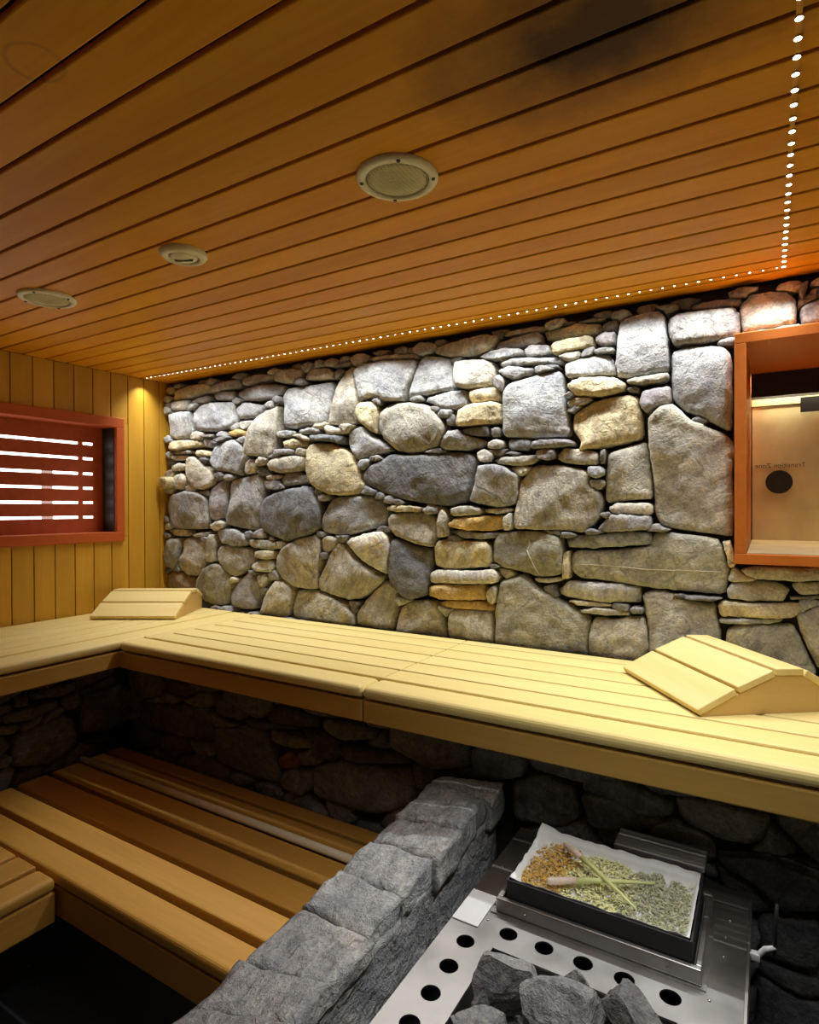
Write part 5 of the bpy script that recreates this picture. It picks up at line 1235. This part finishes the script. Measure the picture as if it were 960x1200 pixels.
# ------------------------------------------------------------------ red light box in the left wall
t = thing('light_box', 'red-orange framed light box with glowing horizontal slits in the left wall', 'wall light', (XL, 1.3, 0.15))
IY0, IY1, IZ0, IZ1, XB = 0.77, 1.837, -0.117, 0.420, -2.985
XF = XL + 0.016
obj('frame_rail', bx(XL - 0.10, XF, WY0, WY1, IZ1, WZ1, bev=0.003), M['red_frame'] if 'red_frame' in M else M['orange'], t)
obj('frame_rail', bx(XL - 0.10, XF, WY0, WY1, WZ0, IZ0, bev=0.003), M['red_frame'], t)
obj('frame_stile', bx(XL - 0.10, XF, IY1, WY1, IZ0, IZ1, bev=0.003), M['red_frame'], t)
obj('frame_stile', bx(XL - 0.10, XF, WY0, IY0, IZ0, IZ1, bev=0.003), M['red_frame'], t)
obj('side_lining', bx(XB + 0.005, XL - 0.004, IY1 - 0.004, IY1 - 0.0005, IZ0 + 0.001, IZ1 - 0.001), M['black'], t)
obj('back_panel', bx(XB - 0.03, XB - 0.012, WY0, WY1, WZ0, WZ1), M['red'], t)
zs = [0.334, 0.258, 0.181, 0.107, 0.034, -0.040]; hh = 0.0062
edges = [IZ1 + 0.03] + [v for z in zs for v in (z + hh, z - hh)] + [IZ0 - 0.03]
for a, b in zip(edges[0::2], edges[1::2]): obj('slat', bx(XB - 0.012, XB + 0.004, WY0, WY1, b, a), M['red'], t)
for i, z in enumerate(zs):
    runs = [(IY0 - 0.02, 1.703)] if i < 2 else [(IY0 - 0.02, 1.527), (1.582, 1.703)]
    for a, b in runs + [(1.733, 1.780)]: obj('light_slit', bx(XB - 0.011, XB + 0.002, a, b, z - hh, z + hh), M['slit'], t)
    if i >= 2: obj('light_slit', bx(XB - 0.011, XB, 1.527, 1.582, z - hh, z + hh), M['slit_dim'], t)
    for a, b in ((1.703, 1.733), (1.780, WY1)): obj('slot_filler', bx(XB - 0.011, XB - 0.002, a, b, z - hh, z + hh), M['red'], t)

# ------------------------------------------------------------------ orange framed niche in the stone wall
t = thing('wall_niche', 'orange wood framed niche with a brushed golden metal back in the stone wall', 'niche', (0.23, 2.2, NZ0))
YF, YK = 2.045, 2.62; fwid = 0.031
obj('frame_stile', bx(NX0, NX0 + fwid, YF, YK, NZ0 + fwid, NZ1 - fwid, bev=0.002), M['orange_z'] if 'orange_z' in M else M['orange'], t)
obj('frame_stile', bx(NX1 - fwid, NX1, YF, YK, NZ0 + fwid, NZ1 - fwid, bev=0.002), M['orange'], t)
obj('frame_rail', bx(NX0, NX1, YF, YK, NZ0, NZ0 + fwid, bev=0.002), M['orange'], t)
obj('frame_rail', bx(NX0, NX1, YF, YK, NZ1 - fwid, NZ1, bev=0.002), M['orange'], t)
a0, a1 = NX0 + fwid, NX1 - fwid
obj('rear_board', bx(NX0, NX1, YK, YK + 0.02, NZ0, NZ1), M['black'], t)
obj('metal_panel', bx(a0 + 0.004, a1 - 0.002, YK - 0.006, YK - 0.001, NZ0 + fwid + 0.008, 0.377), M['gold'], t)
obj('metal_strip', bx(a0 + 0.002, a1 - 0.002, YK - 0.012, YK - 0.0065, 0.379, 0.404), M['gold'], t)
bm = bmesh.new()
vs = [bm.verts.new(p) for p in ((a0 + 0.002, YF + 0.02, NZ0 + fwid + 0.002), (a1 - 0.002, YF + 0.02, NZ0 + fwid + 0.002), (a1 - 0.002, YK - 0.007, NZ0 + fwid + 0.016), (a0 + 0.002, YK - 0.007, NZ0 + fwid + 0.016))]
r = bmesh.ops.extrude_face_region(bm, geom=[bm.faces.new(vs)])
for v in r['geom']:
    if isinstance(v, bmesh.types.BMVert): v.co.z -= 0.0015
obj('metal_floor', bm, M['gold'], t)
obj('valance', bx(a0 + 0.001, a1 - 0.001, 2.545, 2.551, 0.404, NZ1 - fwid), M['black'], t)
obj('added_lamp', bx(a0 + 0.02, a1 - 0.02, 2.565, 2.590, 0.455, 0.470), M['niche_added_lamp'], t)  # added out of sight behind the valance, to light the metal interior
bm = bmesh.new(); lathe(bm, [(0.0435, 0), (0.0435, 0.003)], 32, (0.033, YK - 0.010, 0.092), 'Y'); obj('round_port', bm, M['black'], t)
obj('dark_bracket', bx(0.099, 0.30, YK - 0.030, YK - 0.023, 0.344, 0.398), M['black'], t)
tx = D2.curves.new('lettering', 'FONT'); tx.body = 'Transition Zone'; tx.size = 0.0245; tx.align_x = 'CENTER'; tx.extrude = 0.0003
tmp = D2.objects.new('lettering_curve', tx); C.objects.link(tmp); bpy.context.view_layer.update()
me = D2.meshes.new_from_object(tmp.evaluated_get(bpy.context.evaluated_depsgraph_get())); D2.objects.remove(tmp)
me.materials.clear(); me.materials.append(M['print'])
to = D2.objects.new('lettering', me); C.objects.link(to)
to.parent = t; to.location = Vector((0.036, YK - 0.0075, 0.146)) - Vector(t['base']); to.rotation_euler = (math.radians(90), 0, math.radians(180))

# ------------------------------------------------------------------ ceiling fittings
def speaker(x, y, r, name, label):
    t = thing(name, label, 'speaker', (x, y, HC))
    bm = bmesh.new(); lathe(bm, [(r, 0.0), (r, -0.004), (r * 0.96, -0.009), (r * 0.80, -0.011), (r * 0.78, -0.006), (r * 0.76, 0.0)], 40, close=False)
    obj('rim', bm, M['cream'], t, smooth=True, local=True)
    bm = bmesh.new(); lathe(bm, [(0.002, -0.012), (r * 0.3, -0.0115), (r * 0.6, -0.0095), (r * 0.77, -0.006)], 40); g_ = obj('grille', bm, M['grille'], t, smooth=True, local=True)
    w = r * 0.74; nb_ = 15                                   # raised wires across the grille
    for i in range(nb_):
        for sw in (0, 1):
            c = -w + 2 * w * (i + .5) / nb_; hl = math.sqrt(max(w * w - c * c, 0)) * .98
            P = []
            for q in range(-4, 5):
                l = hl * q / 4; rr = math.hypot(c, l) / r; P.append(((c, l) if sw else (l, c)) + (-0.0128 + 0.0062 * min(rr / .77, 1) ** 2,))
            bm = bmesh.new(); tube(bm, P, 0.0009, 4)
            ch = obj('wire', bm, M['cream'], g_, local=True); ch.location -= g_.location
    for a in (0.4, 2.2, 3.6, 5.3):
        bm = bmesh.new(); lathe(bm, [(0.0042, -0.0095), (0.0038, -0.0125)], 10, (math.cos(a) * r * .88, math.sin(a) * r * .88, 0)); obj('screw', bm, M['black'], t, local=True)
speaker(-0.672, 1.068, 0.0865, 'ceiling_speaker', 'large round cream ceiling speaker with mesh grille, nearest the camera')
speaker(-2.040, 1.068, 0.0865, 'ceiling_speaker', 'round cream ceiling speaker near the left boarded wall')
t = thing('ceiling_downlight', 'small round cream ceiling spotlight with a dark slot, between the two speakers', 'spotlight', (-1.372, 1.080, HC))
r = 0.062
bm = bmesh.new(); lathe(bm, [(r, 0), (r, -0.005), (r * .9, -0.013), (r * .72, -0.016), (r * .66, -0.011), (r * .62, 0.0)], 36, close=False); obj('rim', bm, M['cream'], t, smooth=True, local=True)
bm = bmesh.new(); lathe(bm, [(0.002, -0.020), (r * .3, -0.019), (r * .5, -0.015), (r * .63, -0.008)], 36); obj('eyeball', bm, M['cream'], t, smooth=True, local=True)
bm = bmesh.new(); m = Matrix.Rotation(math.radians(30), 4, 'Z'); box(bm, -r * .40, r * .40, -0.004, 0.006, -0.0215, -0.012, bev=0.002, mtx=m); obj('slot', bm, M['black'], t, local=True)

# ------------------------------------------------------------------ light strips on the ceiling
def led_strip(a, b, label, step, bright, spot_step, watt, name='led_strip'):
    a, b = Vector(a), Vector(b); d = b - a; L_ = d.length; d.normalize(); rz = math.atan2(d.y, d.x)
    t = thing(name, label, 'light strip', a, 0, 'ceiling light strips')
    m = Matrix.Rotation(rz, 4, 'Z')
    bm = bmesh.new(); box(bm, 0, L_, -0.004, 0.004, -0.0025, 0.0, mtx=m); obj('strip_tape', bm, M['tape'], t, local=True)
    protos = []; R_ = 0.0040 * bright
    bm = bmesh.new(); n = int(L_ / step)
    for i in range(n + 1):
        q = d * (L_ * i / n); lathe(bm, [(R_ * 1.05, -0.0024), (R_ * 1.05, -0.0026 - R_ * .5)], 8, (q.x, q.y, 0))
    obj('led_housing', bm, M['tape'], t, local=True)['kind'] = 'stuff'
    for mat in (M['led'], M['led_bright'], M['led_dim']):
        bm = bmesh.new()
        lathe(bm, [(R_, -R_ * .5), (R_ * .6, -R_ * .62), (R_ * .15, -R_ * .66)], 10)
        protos.append(obj('led', bm, mat, t, smooth=True, local=True)); 
    z0 = protos[0].location.z - 0.0025; used = [False] * 3; n = int(L_ / step)
    for i in range(n + 1):
        q = random.choices((0, 1, 2), (0.6, 0.22, 0.18))[0] if i > 2 else i
        loc = d * (L_ * i / n); loc = Vector((loc.x, loc.y, z0))
        if used[q]: copy_at(protos[q], loc, t)
        else: protos[q].location = loc; used[q] = True
    ns = int(L_ / spot_step)                                  # the beams of the lamps: real spot lamps sitting at the row of lenses
    for i in range(ns + 1):
        q = d * (L_ * i / ns)
        la = D2.lights.new('led_beam', 'SPOT'); la.energy = LED_SPOT_WATT * watt; la.spot_size = math.radians(LED_CONE); la.spot_blend = 1.0
        la.shadow_soft_size = 0.004; la.color = (0.95, 0.975, 1.0)
        lo = D2.objects.new('led_beam', la); C.objects.link(lo); lo.parent = t; lo.location = (q.x, q.y, -0.012)
led_strip((-2.83, 1.99, HC), (0.020, 2.045, HC), 'row of small white lights along the ceiling above the stone wall', 0.034, 0.78, 0.060, 1.0)
led_strip((0.037, 2.040, HC), (0.037, 0.25, HC), 'bright row of small white lights running across the ceiling boards on the right', 0.042, 1.4, 0.085, 1.4)

# ------------------------------------------------------------------ grey stone partition beside the heater
t = thing('stone_partition', 'low grey stone partition with rough cap slabs between lower bench and heater', 'low wall', (-0.75, 1.0, ZF))
def grid_box(x0, x1, y0, y1, z0, z1, step, amp, freq, seed, wob=None):
    bm = bmesh.new(); box(bm, 0, 1, 0, 1, 0, 1)
    off = Vector((seed * 3.1, seed * 1.7, seed * 0.9))
    nx, ny, nz = (max(1, int((b - a) / step)) for a, b in ((x0, x1), (y0, y1), (z0, z1)))
    def cut(ax, n):
        for i in range(1, n):
            co = [0, 0, 0]; no = [0, 0, 0]; co[ax] = i / n; no[ax] = 1
            bmesh.ops.bisect_plane(bm, geom=bm.verts[:] + bm.edges[:] + bm.faces[:], plane_co=co, plane_no=no, dist=1e-6)
    cut(0, nx); cut(1, ny); cut(2, nz)
    for v in bm.verts:
        u = v.co.copy(); p = Vector((x0 + (x1 - x0) * u.x, y0 + (y1 - y0) * u.y, z0 + (z1 - z0) * u.z))
        if wob: p = wob(u, p)
        n_ = Vector((noise.noise((p + off) * freq), noise.noise((p + off) * freq + Vector((9, 2, 5))), noise.noise((p + off) * freq + Vector((3, 8, 1)))))
        n2 = Vector((noise.noise((p + off) * freq * 3), noise.noise((p + off) * freq * 3 + Vector((9, 2, 5))), noise.noise((p + off) * freq * 3 + Vector((3, 8, 1)))))
        v.co = p + n_ * amp + n2 * amp * 0.45
    return bm
obj('wall_body', grid_box(-0.835, -0.652, 0.25, 1.545, ZF, -0.850, 0.018, 0.006, 22, 2), M['render'], t, smooth=True)
LY = [(1.560, -.79), (1.50, -.79), (1.417, -.803), (1.322, -.81), (1.203, -.812), (1.085, -.828), (0.955, -.835), (0.775, -.835), (0.668, -.85), (0.52, -.85), (0.38, -.85), (0.25, -.85)]
RY = [(1.560, -.765), (1.47, -.775), (1.405, -.778), (1.298, -.776), (1.172, -.785), (1.040, -.802), (0.925, -.818), (0.800, -.812), (0.700, -.806), (0.53, -.82), (0.38, -.83), (0.25, -.83)]
rng = random.Random(8)
for i in range(len(LY) - 1):
    (la, lz), (lb, lz2) = LY[i + 1], LY[i]; (ra, rz), (rb, rz2) = RY[i + 1], RY[i]
    dz = rng.uniform(-0.005, 0.005); sh = rng.uniform(-0.007, 0.007); g_ = 0.0004; zb_ = -0.862 + rng.uniform(-0.012, 0.012)
    def wob(u, p, la=la, lb=lb, ra=ra, rb=rb, lz=lz, lz2=lz2, rz=rz, rz2=rz2, dz=dz, sh=sh, zb_=zb_):
        y = (la + g_ + (lb - la - 2 * g_) * u.y) * (1 - u.x) + (ra + g_ + (rb - ra - 2 * g_) * u.y) * u.x
        zt = (lz + (lz2 - lz) * u.y) * (1 - u.x) + (rz + (rz2 - rz) * u.y) * u.x + dz
        x = -0.842 + sh * .6 + (0.196 + sh) * u.x
        ex = min(u.x, 1 - u.x) * 0.196; ey = min(u.y, 1 - u.y) * (lb - la); e = min(ex, ey)
        zt -= 0.005 * max(0, 1 - e / 0.010) ** 2
        if u.z < 0.02 and u.x > .9: x -= 0.006
        return Vector((x, y, zb_ + (zt - zb_) * u.z))
    o = obj('cap_stone', grid_box(-0.84, -0.65, la, lb, -0.88, -0.80, 0.010, 0.0065, 20, i + 11, wob), M['cap'], t, smooth=True)
    k = rng.uniform(0.85, 1.1); o.color = (0.43 * k, 0.44 * k, 0.435 * k, 1)

# ------------------------------------------------------------------ sauna heater
SX0, SX1, SY0, SY1, ZS = -0.580, -0.037, 0.22, 1.545, -0.875
OX0, OX1, OY0, OY1 = -0.470, -0.132, 0.36, 1.092
t = heater = thing('sauna_heater', 'steel sauna heater with a perforated top plate and an opening heaped with stones', 'heater', ((SX0 + SX1) / 2, 0.9, ZF))
bm = bmesh.new()
def loop(pts):
    vs = [bm.verts.new(p) for p in pts]; return [bm.edges.new((vs[i], vs[(i + 1) % len(vs)])) for i in range(len(vs))]
E_ = loop([(SX0, SY0, ZS), (SX1, SY0, ZS), (SX1, SY1, ZS), (SX0, SY1, ZS)]) + loop([(OX0, OY0, ZS), (OX1, OY0, ZS), (OX1, OY1, ZS), (OX0, OY1, ZS)])
HOLES = [(-0.524, 1.080), (-0.523, 1.005), (-0.522, 0.932), (-0.522, 0.858), (-0.522, 0.784), (-0.522, 0.710), (-0.522, 0.636), (-0.457, 1.143), (-0.382, 1.143), (-0.305, 1.143), (-0.229, 1.143), (-0.150, 1.143), (-0.085, 1.02), (-0.085, 0.94), (-0.085, 0.86)]
for hx, hy in HOLES: E_ += loop([(hx + 0.0185 * math.cos(a * math.pi / 12), hy + 0.0185 * math.sin(a * math.pi / 12), ZS) for a in range(24)])
bmesh.ops.triangle_fill(bm, use_beauty=True, use_dissolve=False, edges=E_)
r = bmesh.ops.extrude_face_region(bm, geom=bm.faces[:])
for v in r['geom']:
    if isinstance(v, bmesh.types.BMVert): v.co.z -= 0.004
obj('top_plate', bm, M['steel'], t)
for nm, a in (('side_panel', (SX0, SX0 + 0.004, SY0, SY1, ZF, ZS - 0.0045)), ('side_panel', (SX1 - 0.004, SX1, SY0, SY1, ZF, ZS - 0.0045)),
              ('rear_panel', (SX0 + 0.004, SX1 - 0.004, SY1 - 0.004, SY1, ZF, ZS - 0.0045)), ('front_panel', (SX0 + 0.004, SX1 - 0.004, SY0, SY0 + 0.004, ZF, ZS - 0.0045)),
              ('inner_floor', (SX0 + 0.004, SX1 - 0.004, SY0 + 0.004, SY1 - 0.004, -1.02, -1.015))):
    obj(nm, bx(*a), M['steel_dark'] if nm != 'inner_floor' else M['black'], t)
for a in ((OX0 - 0.003, OX0, OY0, OY1), (OX1, OX1 + 0.003, OY0, OY1), (OX0, OX1, OY1, OY1 + 0.003), (OX0, OX1, OY0 - 0.003, OY0)):
    obj('opening_lining', bx(*a, -1.014, ZS - 0.0045), M['steel_dark'], t)
obj('edge_flange', bx(SX1 + 0.001, SX1 + 0.006, 0.6, 1.50, ZS - 0.06, ZS + 0.012), M['steel'], t)
obj('base_flange', bx(-0.516, -0.096, 1.186, 1.452, ZS, ZS + 0.003), M['steel'], t)
for sx, sy in ((-0.075, 1.36), (-0.075, 1.30), (-0.07, 1.42), (-0.555, 1.35), (-0.09, 1.17), (-0.51, 1.16)):
    bm = bmesh.new(); lathe(bm, [(0.003, 0), (0.0028, 0.0015), (0.001, 0.002)], 8, (sx, sy, ZS)); obj('rivet', bm, M['steel'], t, smooth=True)
bm = bmesh.new(); tube(bm, [(0.010, 1.35, -0.872), (0.011, 1.35, -0.82), (0.014, 1.35, -0.771)], 0.0035, 8); rod = obj('valve_rod', bm, M['black'], t, smooth=True)
bm = bmesh.new(); tube(bm, [(-0.032, 1.35, -0.885), (-0.018, 1.35, -0.884), (-0.006, 1.35, -0.866), (0.012, 1.35, -0.856)], [0.004, 0.006, 0.0055, 0.004], 8)
box(bm, -0.030, -0.014, 1.343, 1.357, -0.893, -0.878, bev=0.002); obj('valve_lever', bm, M['white'], t, smooth=True)
obj_ = obj('warning_plate', bx(-0.579, -0.519, 1.127, 1.237, ZS + 0.0005, ZS + 0.003, bev=0.001), M['white'], None)
tag(obj_, 'blank white plate lying on the left edge of the heater top', 'plate')

# metal box at the back of the heater top
t = thing('metal_box', 'small grey metal box with a folded lid behind the herb tray', 'box', (-0.22, 1.50, ZS))
obj('body', bx(-0.305, -0.130, 1.470, 1.535, ZS + 0.0005, -0.812, bev=0.002), M['steel_mid'], t)
lid = obj('lid', bx(-0.316, -0.121, 1.458, 1.540, -0.812, -0.799, bev=0.003), M['steel_mid'], t)
obj('flange', bx(-0.308, -0.128, 1.462, 1.469, ZS + 0.0005, -0.830, bev=0.001), M['steel'], t)
for sx in (-0.28, -0.155):
    bm = bmesh.new(); lathe(bm, [(0.003, 0), (0.0025, -0.002)], 8, (sx, 1.458, -0.806), 'Y'); obj('screw', bm, M['steel'], t)

# ------------------------------------------------------------------ herb tray
ZT = ZS + 0.0035
t = thing('herb_tray', 'square dark steel tray in a raised frame on the heater top', 'tray', (-0.305, 1.32, ZT))
FX0, FX1, FY0, FY1 = -0.506, -0.104, 1.192, 1.447
for a in ((FX0, FX1, FY0, FY0 + 0.012), (FX0, FX1, FY1 - 0.012, FY1), (FX0, FX0 + 0.012, FY0 + 0.012, FY1 - 0.012), (FX1 - 0.012, FX1, FY0 + 0.012, FY1 - 0.012)):
    obj('frame_bar', bx(*a, ZT, -0.843, bev=0.0025), M['steel'], t)
PX0, PX1, PY0, PY1 = -0.486, -0.121, 1.207, 1.432
for a in ((PX0, PX1, PY0, PY0 + 0.003), (PX0, PX1, PY1 - 0.003, PY1), (PX0, PX0 + 0.003, PY0 + 0.003, PY1 - 0.003), (PX1 - 0.003, PX1, PY0 + 0.003, PY1 - 0.003)):
    obj('pan_side', bx(*a, ZT + 0.003, -0.806), M['black'], t)
obj('pan_floor', bx(PX0, PX1, PY0, PY1, ZT, ZT + 0.003), M['steel_dark'], t)
for sx in (-0.44, -0.16):
    bm = bmesh.new(); lathe(bm, [(0.0035, 0), (0.003, -0.003)], 8, (sx, FY0, ZT + 0.012), 'Y'); obj('screw', bm, M['steel'], t)
# crumpled paper liner: a sheet with real thickness
bm = bmesh.new(); nu, nv = 44, 30; G = []
for i in range(nu + 1):
    row = []
    for j in range(nv + 1):
        u, v = i / nu, j / nv; x = PX0 + 0.005 + (PX1 - PX0 - 0.010) * u; y = PY0 + 0.005 + (PY1 - PY0 - 0.010) * v
        e = min(u * 0.36, (1 - u) * 0.36, v * 0.22, (1 - v) * 0.22)
        k = max(0.0, 1 - e / 0.016)
        z = -0.824 + 0.022 * k ** 1.6 + k * 0.006 * noise.noise(Vector((x * 38, y * 38, 0))) + 0.0015 * noise.noise(Vector((x * 60, y * 60, 4)))
        z += 0.014 * max(0, 1 - math.hypot(u, (1 - v) * .7) / 0.22) + 0.006 * k * (1 if v > .8 else 0)
        row.append(bm.verts.new((x, y, z)))
    G.append(row)
for i in range(nu):
    for j in range(nv): bm.faces.new((G[i][j], G[i + 1][j], G[i + 1][j + 1], G[i][j + 1]))
r = bmesh.ops.extrude_face_region(bm, geom=bm.faces[:])
for v in r['geom']:
    if isinstance(v, bmesh.types.BMVert): v.co.z -= 0.0006
tag(obj('paper_liner', bm, M['paper'], smooth=True), 'crumpled white paper lining the herb tray', 'paper')
def herbs(name, mat, label, cx, cy, rx, ry, n, size, seed):
    rng = random.Random(seed); bm = bmesh.new()
    for _ in range(n):
        a = rng.uniform(0, 2 * math.pi); q = math.sqrt(rng.random()); x = cx + rx * q * math.cos(a); y = cy + ry * q * math.sin(a)
        if noise.noise(Vector((x * 30, y * 30, seed))) < -0.25 and q > .6: continue
        if not (PX0 + 0.014 < x < PX1 - 0.014 and PY0 + 0.014 < y < PY1 - 0.014): continue
        z = -0.821 + rng.random() * 0.013 * (1 - q * .7)
        R_ = Matrix.Translation((x, y, z)) @ Matrix.Rotation(rng.uniform(0, 6.28), 4, 'Z') @ Matrix.Rotation(rng.uniform(-.6, .6), 4, 'X') @ Matrix.Rotation(rng.uniform(-.5, .5), 4, 'Y')
        l, w, h = size * rng.uniform(.6, 1.5), size * rng.uniform(.25, .5), size * rng.uniform(.12, .3)
        vs = [bm.verts.new(R_ @ Vector(p)) for p in ((-l, 0, 0), (0, -w, h * .3), (l, 0, 0), (0, w, h * .3), (0, 0, h), (0, 0, -h))]
        for f in ((0, 1, 4), (1, 2, 4), (2, 3, 4), (3, 0, 4), (1, 0, 5), (2, 1, 5), (3, 2, 5), (0, 3, 5)): bm.faces.new([vs[i] for i in f])
    return tag(obj(name, bm, mat), label, 'herbs', kind='stuff')
herbs('dried_petals', M['herb_orange'], 'orange-brown dried petals heaped at the left of the herb tray', -0.420, 1.325, 0.062, 0.115, 2000, 0.0045, 1)
herbs('dried_flowers', M['herb_yellow'], 'pale yellow-green dried flowers in the middle of the herb tray', -0.315, 1.310, 0.085, 0.110, 1300, 0.0068, 2)
herbs('dried_leaves', M['herb_green'], 'grey-green chopped dried leaves at the right of the herb tray', -0.195, 1.315, 0.085, 0.112, 2600, 0.0045, 3)
def stalk(a, b, r0, label):
    a, b = Vector(a), Vector(b); t = thing('lemongrass_stalk', label, 'stalk', a, 0, 'crossed lemongrass stalks')
    P = lambda f: tuple((b - a) * f + Vector((0, 0, 0.004 * math.sin(f * 3))))
    bm = bmesh.new(); tube(bm, [P(0), P(.03), P(.12), P(.28)], [r0 * .7, r0, r0 * .95, r0 * .8], 10); obj('stalk_base', bm, M['lemongrass_base'], t, smooth=True, local=True)
    bm = bmesh.new(); tube(bm, [P(.27), P(.5), P(.8), P(1)], [r0 * .82, r0 * .6, r0 * .45, r0 * .25], 10); obj('stalk_stem', bm, M['lemongrass'], t, smooth=True, local=True)
stalk((-0.408, 1.243, -0.804), (-0.206, 1.344, -0.800), 0.0082, 'lemongrass stalk lying from petals to chopped leaves, thick pink end in front')
stalk((-0.412, 1.388, -0.794), (-0.222, 1.226, -0.792), 0.0078, 'lemongrass stalk lying on top of the other, thin green end towards the heater stones')

# ------------------------------------------------------------------ heater stones
def rock(x, y, z, sx, sy, sz, rz, seed, label, col):
    rng = random.Random(seed); bm = bmesh.new(); bmesh.ops.create_icosphere(bm, subdivisions=4, radius=1.0)
    planes = [(Vector((rng.gauss(0, 1), rng.gauss(0, 1), rng.gauss(0, 1))).normalized(), rng.uniform(0.45, 0.72)) for _ in range(11)]
    off = Vector((seed * 1.3, seed * .7, seed * 2.1))
    for v in bm.verts:
        p = v.co.normalized() * 1.22
        for n_, d in planes:
            q = p.dot(n_) - d
            if q > 0: p -= n_ * q * 0.98
        p += p.normalized() * (0.05 * noise.noise(p * 2.6 + off) + 0.03 * noise.noise(p * 8 + off) + 0.028 * noise.noise(p * 21 + off))
        v.co = Matrix.Rotation(rz, 3, 'Z') @ Vector((p.x * sx, p.y * sy, p.z * sz)) + Vector((x, y, z))
    o = obj('heater_stone', bm, M['rock']); k = rng.uniform(.85, 1.15) * col; o.color = (0.31 * k, 0.31 * k, 0.305 * k, 1)
    tag(o, label, 'stone', 'stones heaped in the heater')
rock(-0.398, 1.022, -0.864, 0.066, 0.056, 0.050, 0.5, 1, 'blocky grey heater stone at the far left corner of the opening', 1.0)
rock(-0.292, 0.965, -0.858, 0.090, 0.066, 0.058, 0.3, 2, 'largest grey heater stone, at the front of the heap', 1.15)
rock(-0.208, 1.045, -0.862, 0.080, 0.036, 0.046, -0.55, 13, 'dark wedge-shaped heater stone leaning under the row of holes', 0.72)
rock(-0.318, 1.058, -0.878, 0.040, 0.030, 0.042, 0.2, 4, 'small upright heater stone behind the largest one', 1.0)
rock(-0.418, 0.905, -0.870, 0.052, 0.050, 0.046, 2.1, 5, 'rounded grey heater stone beside the left edge of the opening', 1.05)
rock(-0.186, 0.950, -0.880, 0.052, 0.042, 0.046, 0.9, 6, 'pale grey heater stone in front of the dark wedge', 1.1)
rock(-0.440, 0.965, -0.890, 0.028, 0.034, 0.036, 0.4, 9, 'small dark heater stone wedged against the left wall of the opening', 0.8)
rock(-0.335, 0.875, -0.880, 0.050, 0.044, 0.044, 1.9, 10, 'grey heater stone just in front of the largest one', 0.95)
rock(-0.240, 0.870, -0.884, 0.046, 0.044, 0.044, 0.2, 14, 'grey heater stone at the front right of the heap', 1.0)
rng = random.Random(21)
for i in range(6):
    rock(OX0 + 0.062 + (i % 3) * 0.107, 0.77 - (i // 3) * 0.115, -0.900, 0.049, 0.050, 0.046, rng.uniform(0, 6), 40 + i, 'grey heater stone in the near part of the opening, in front of the largest stone', 1.0)
rng = random.Random(22)
for i in range(9):
    rock(OX0 + 0.058 + (i % 3) * 0.110, 0.82 + (i // 3) * 0.105, -0.962, 0.043, 0.042, 0.038, rng.uniform(0, 6), 70 + i, 'grey heater stone at the bottom of the heap under the others', 0.8)
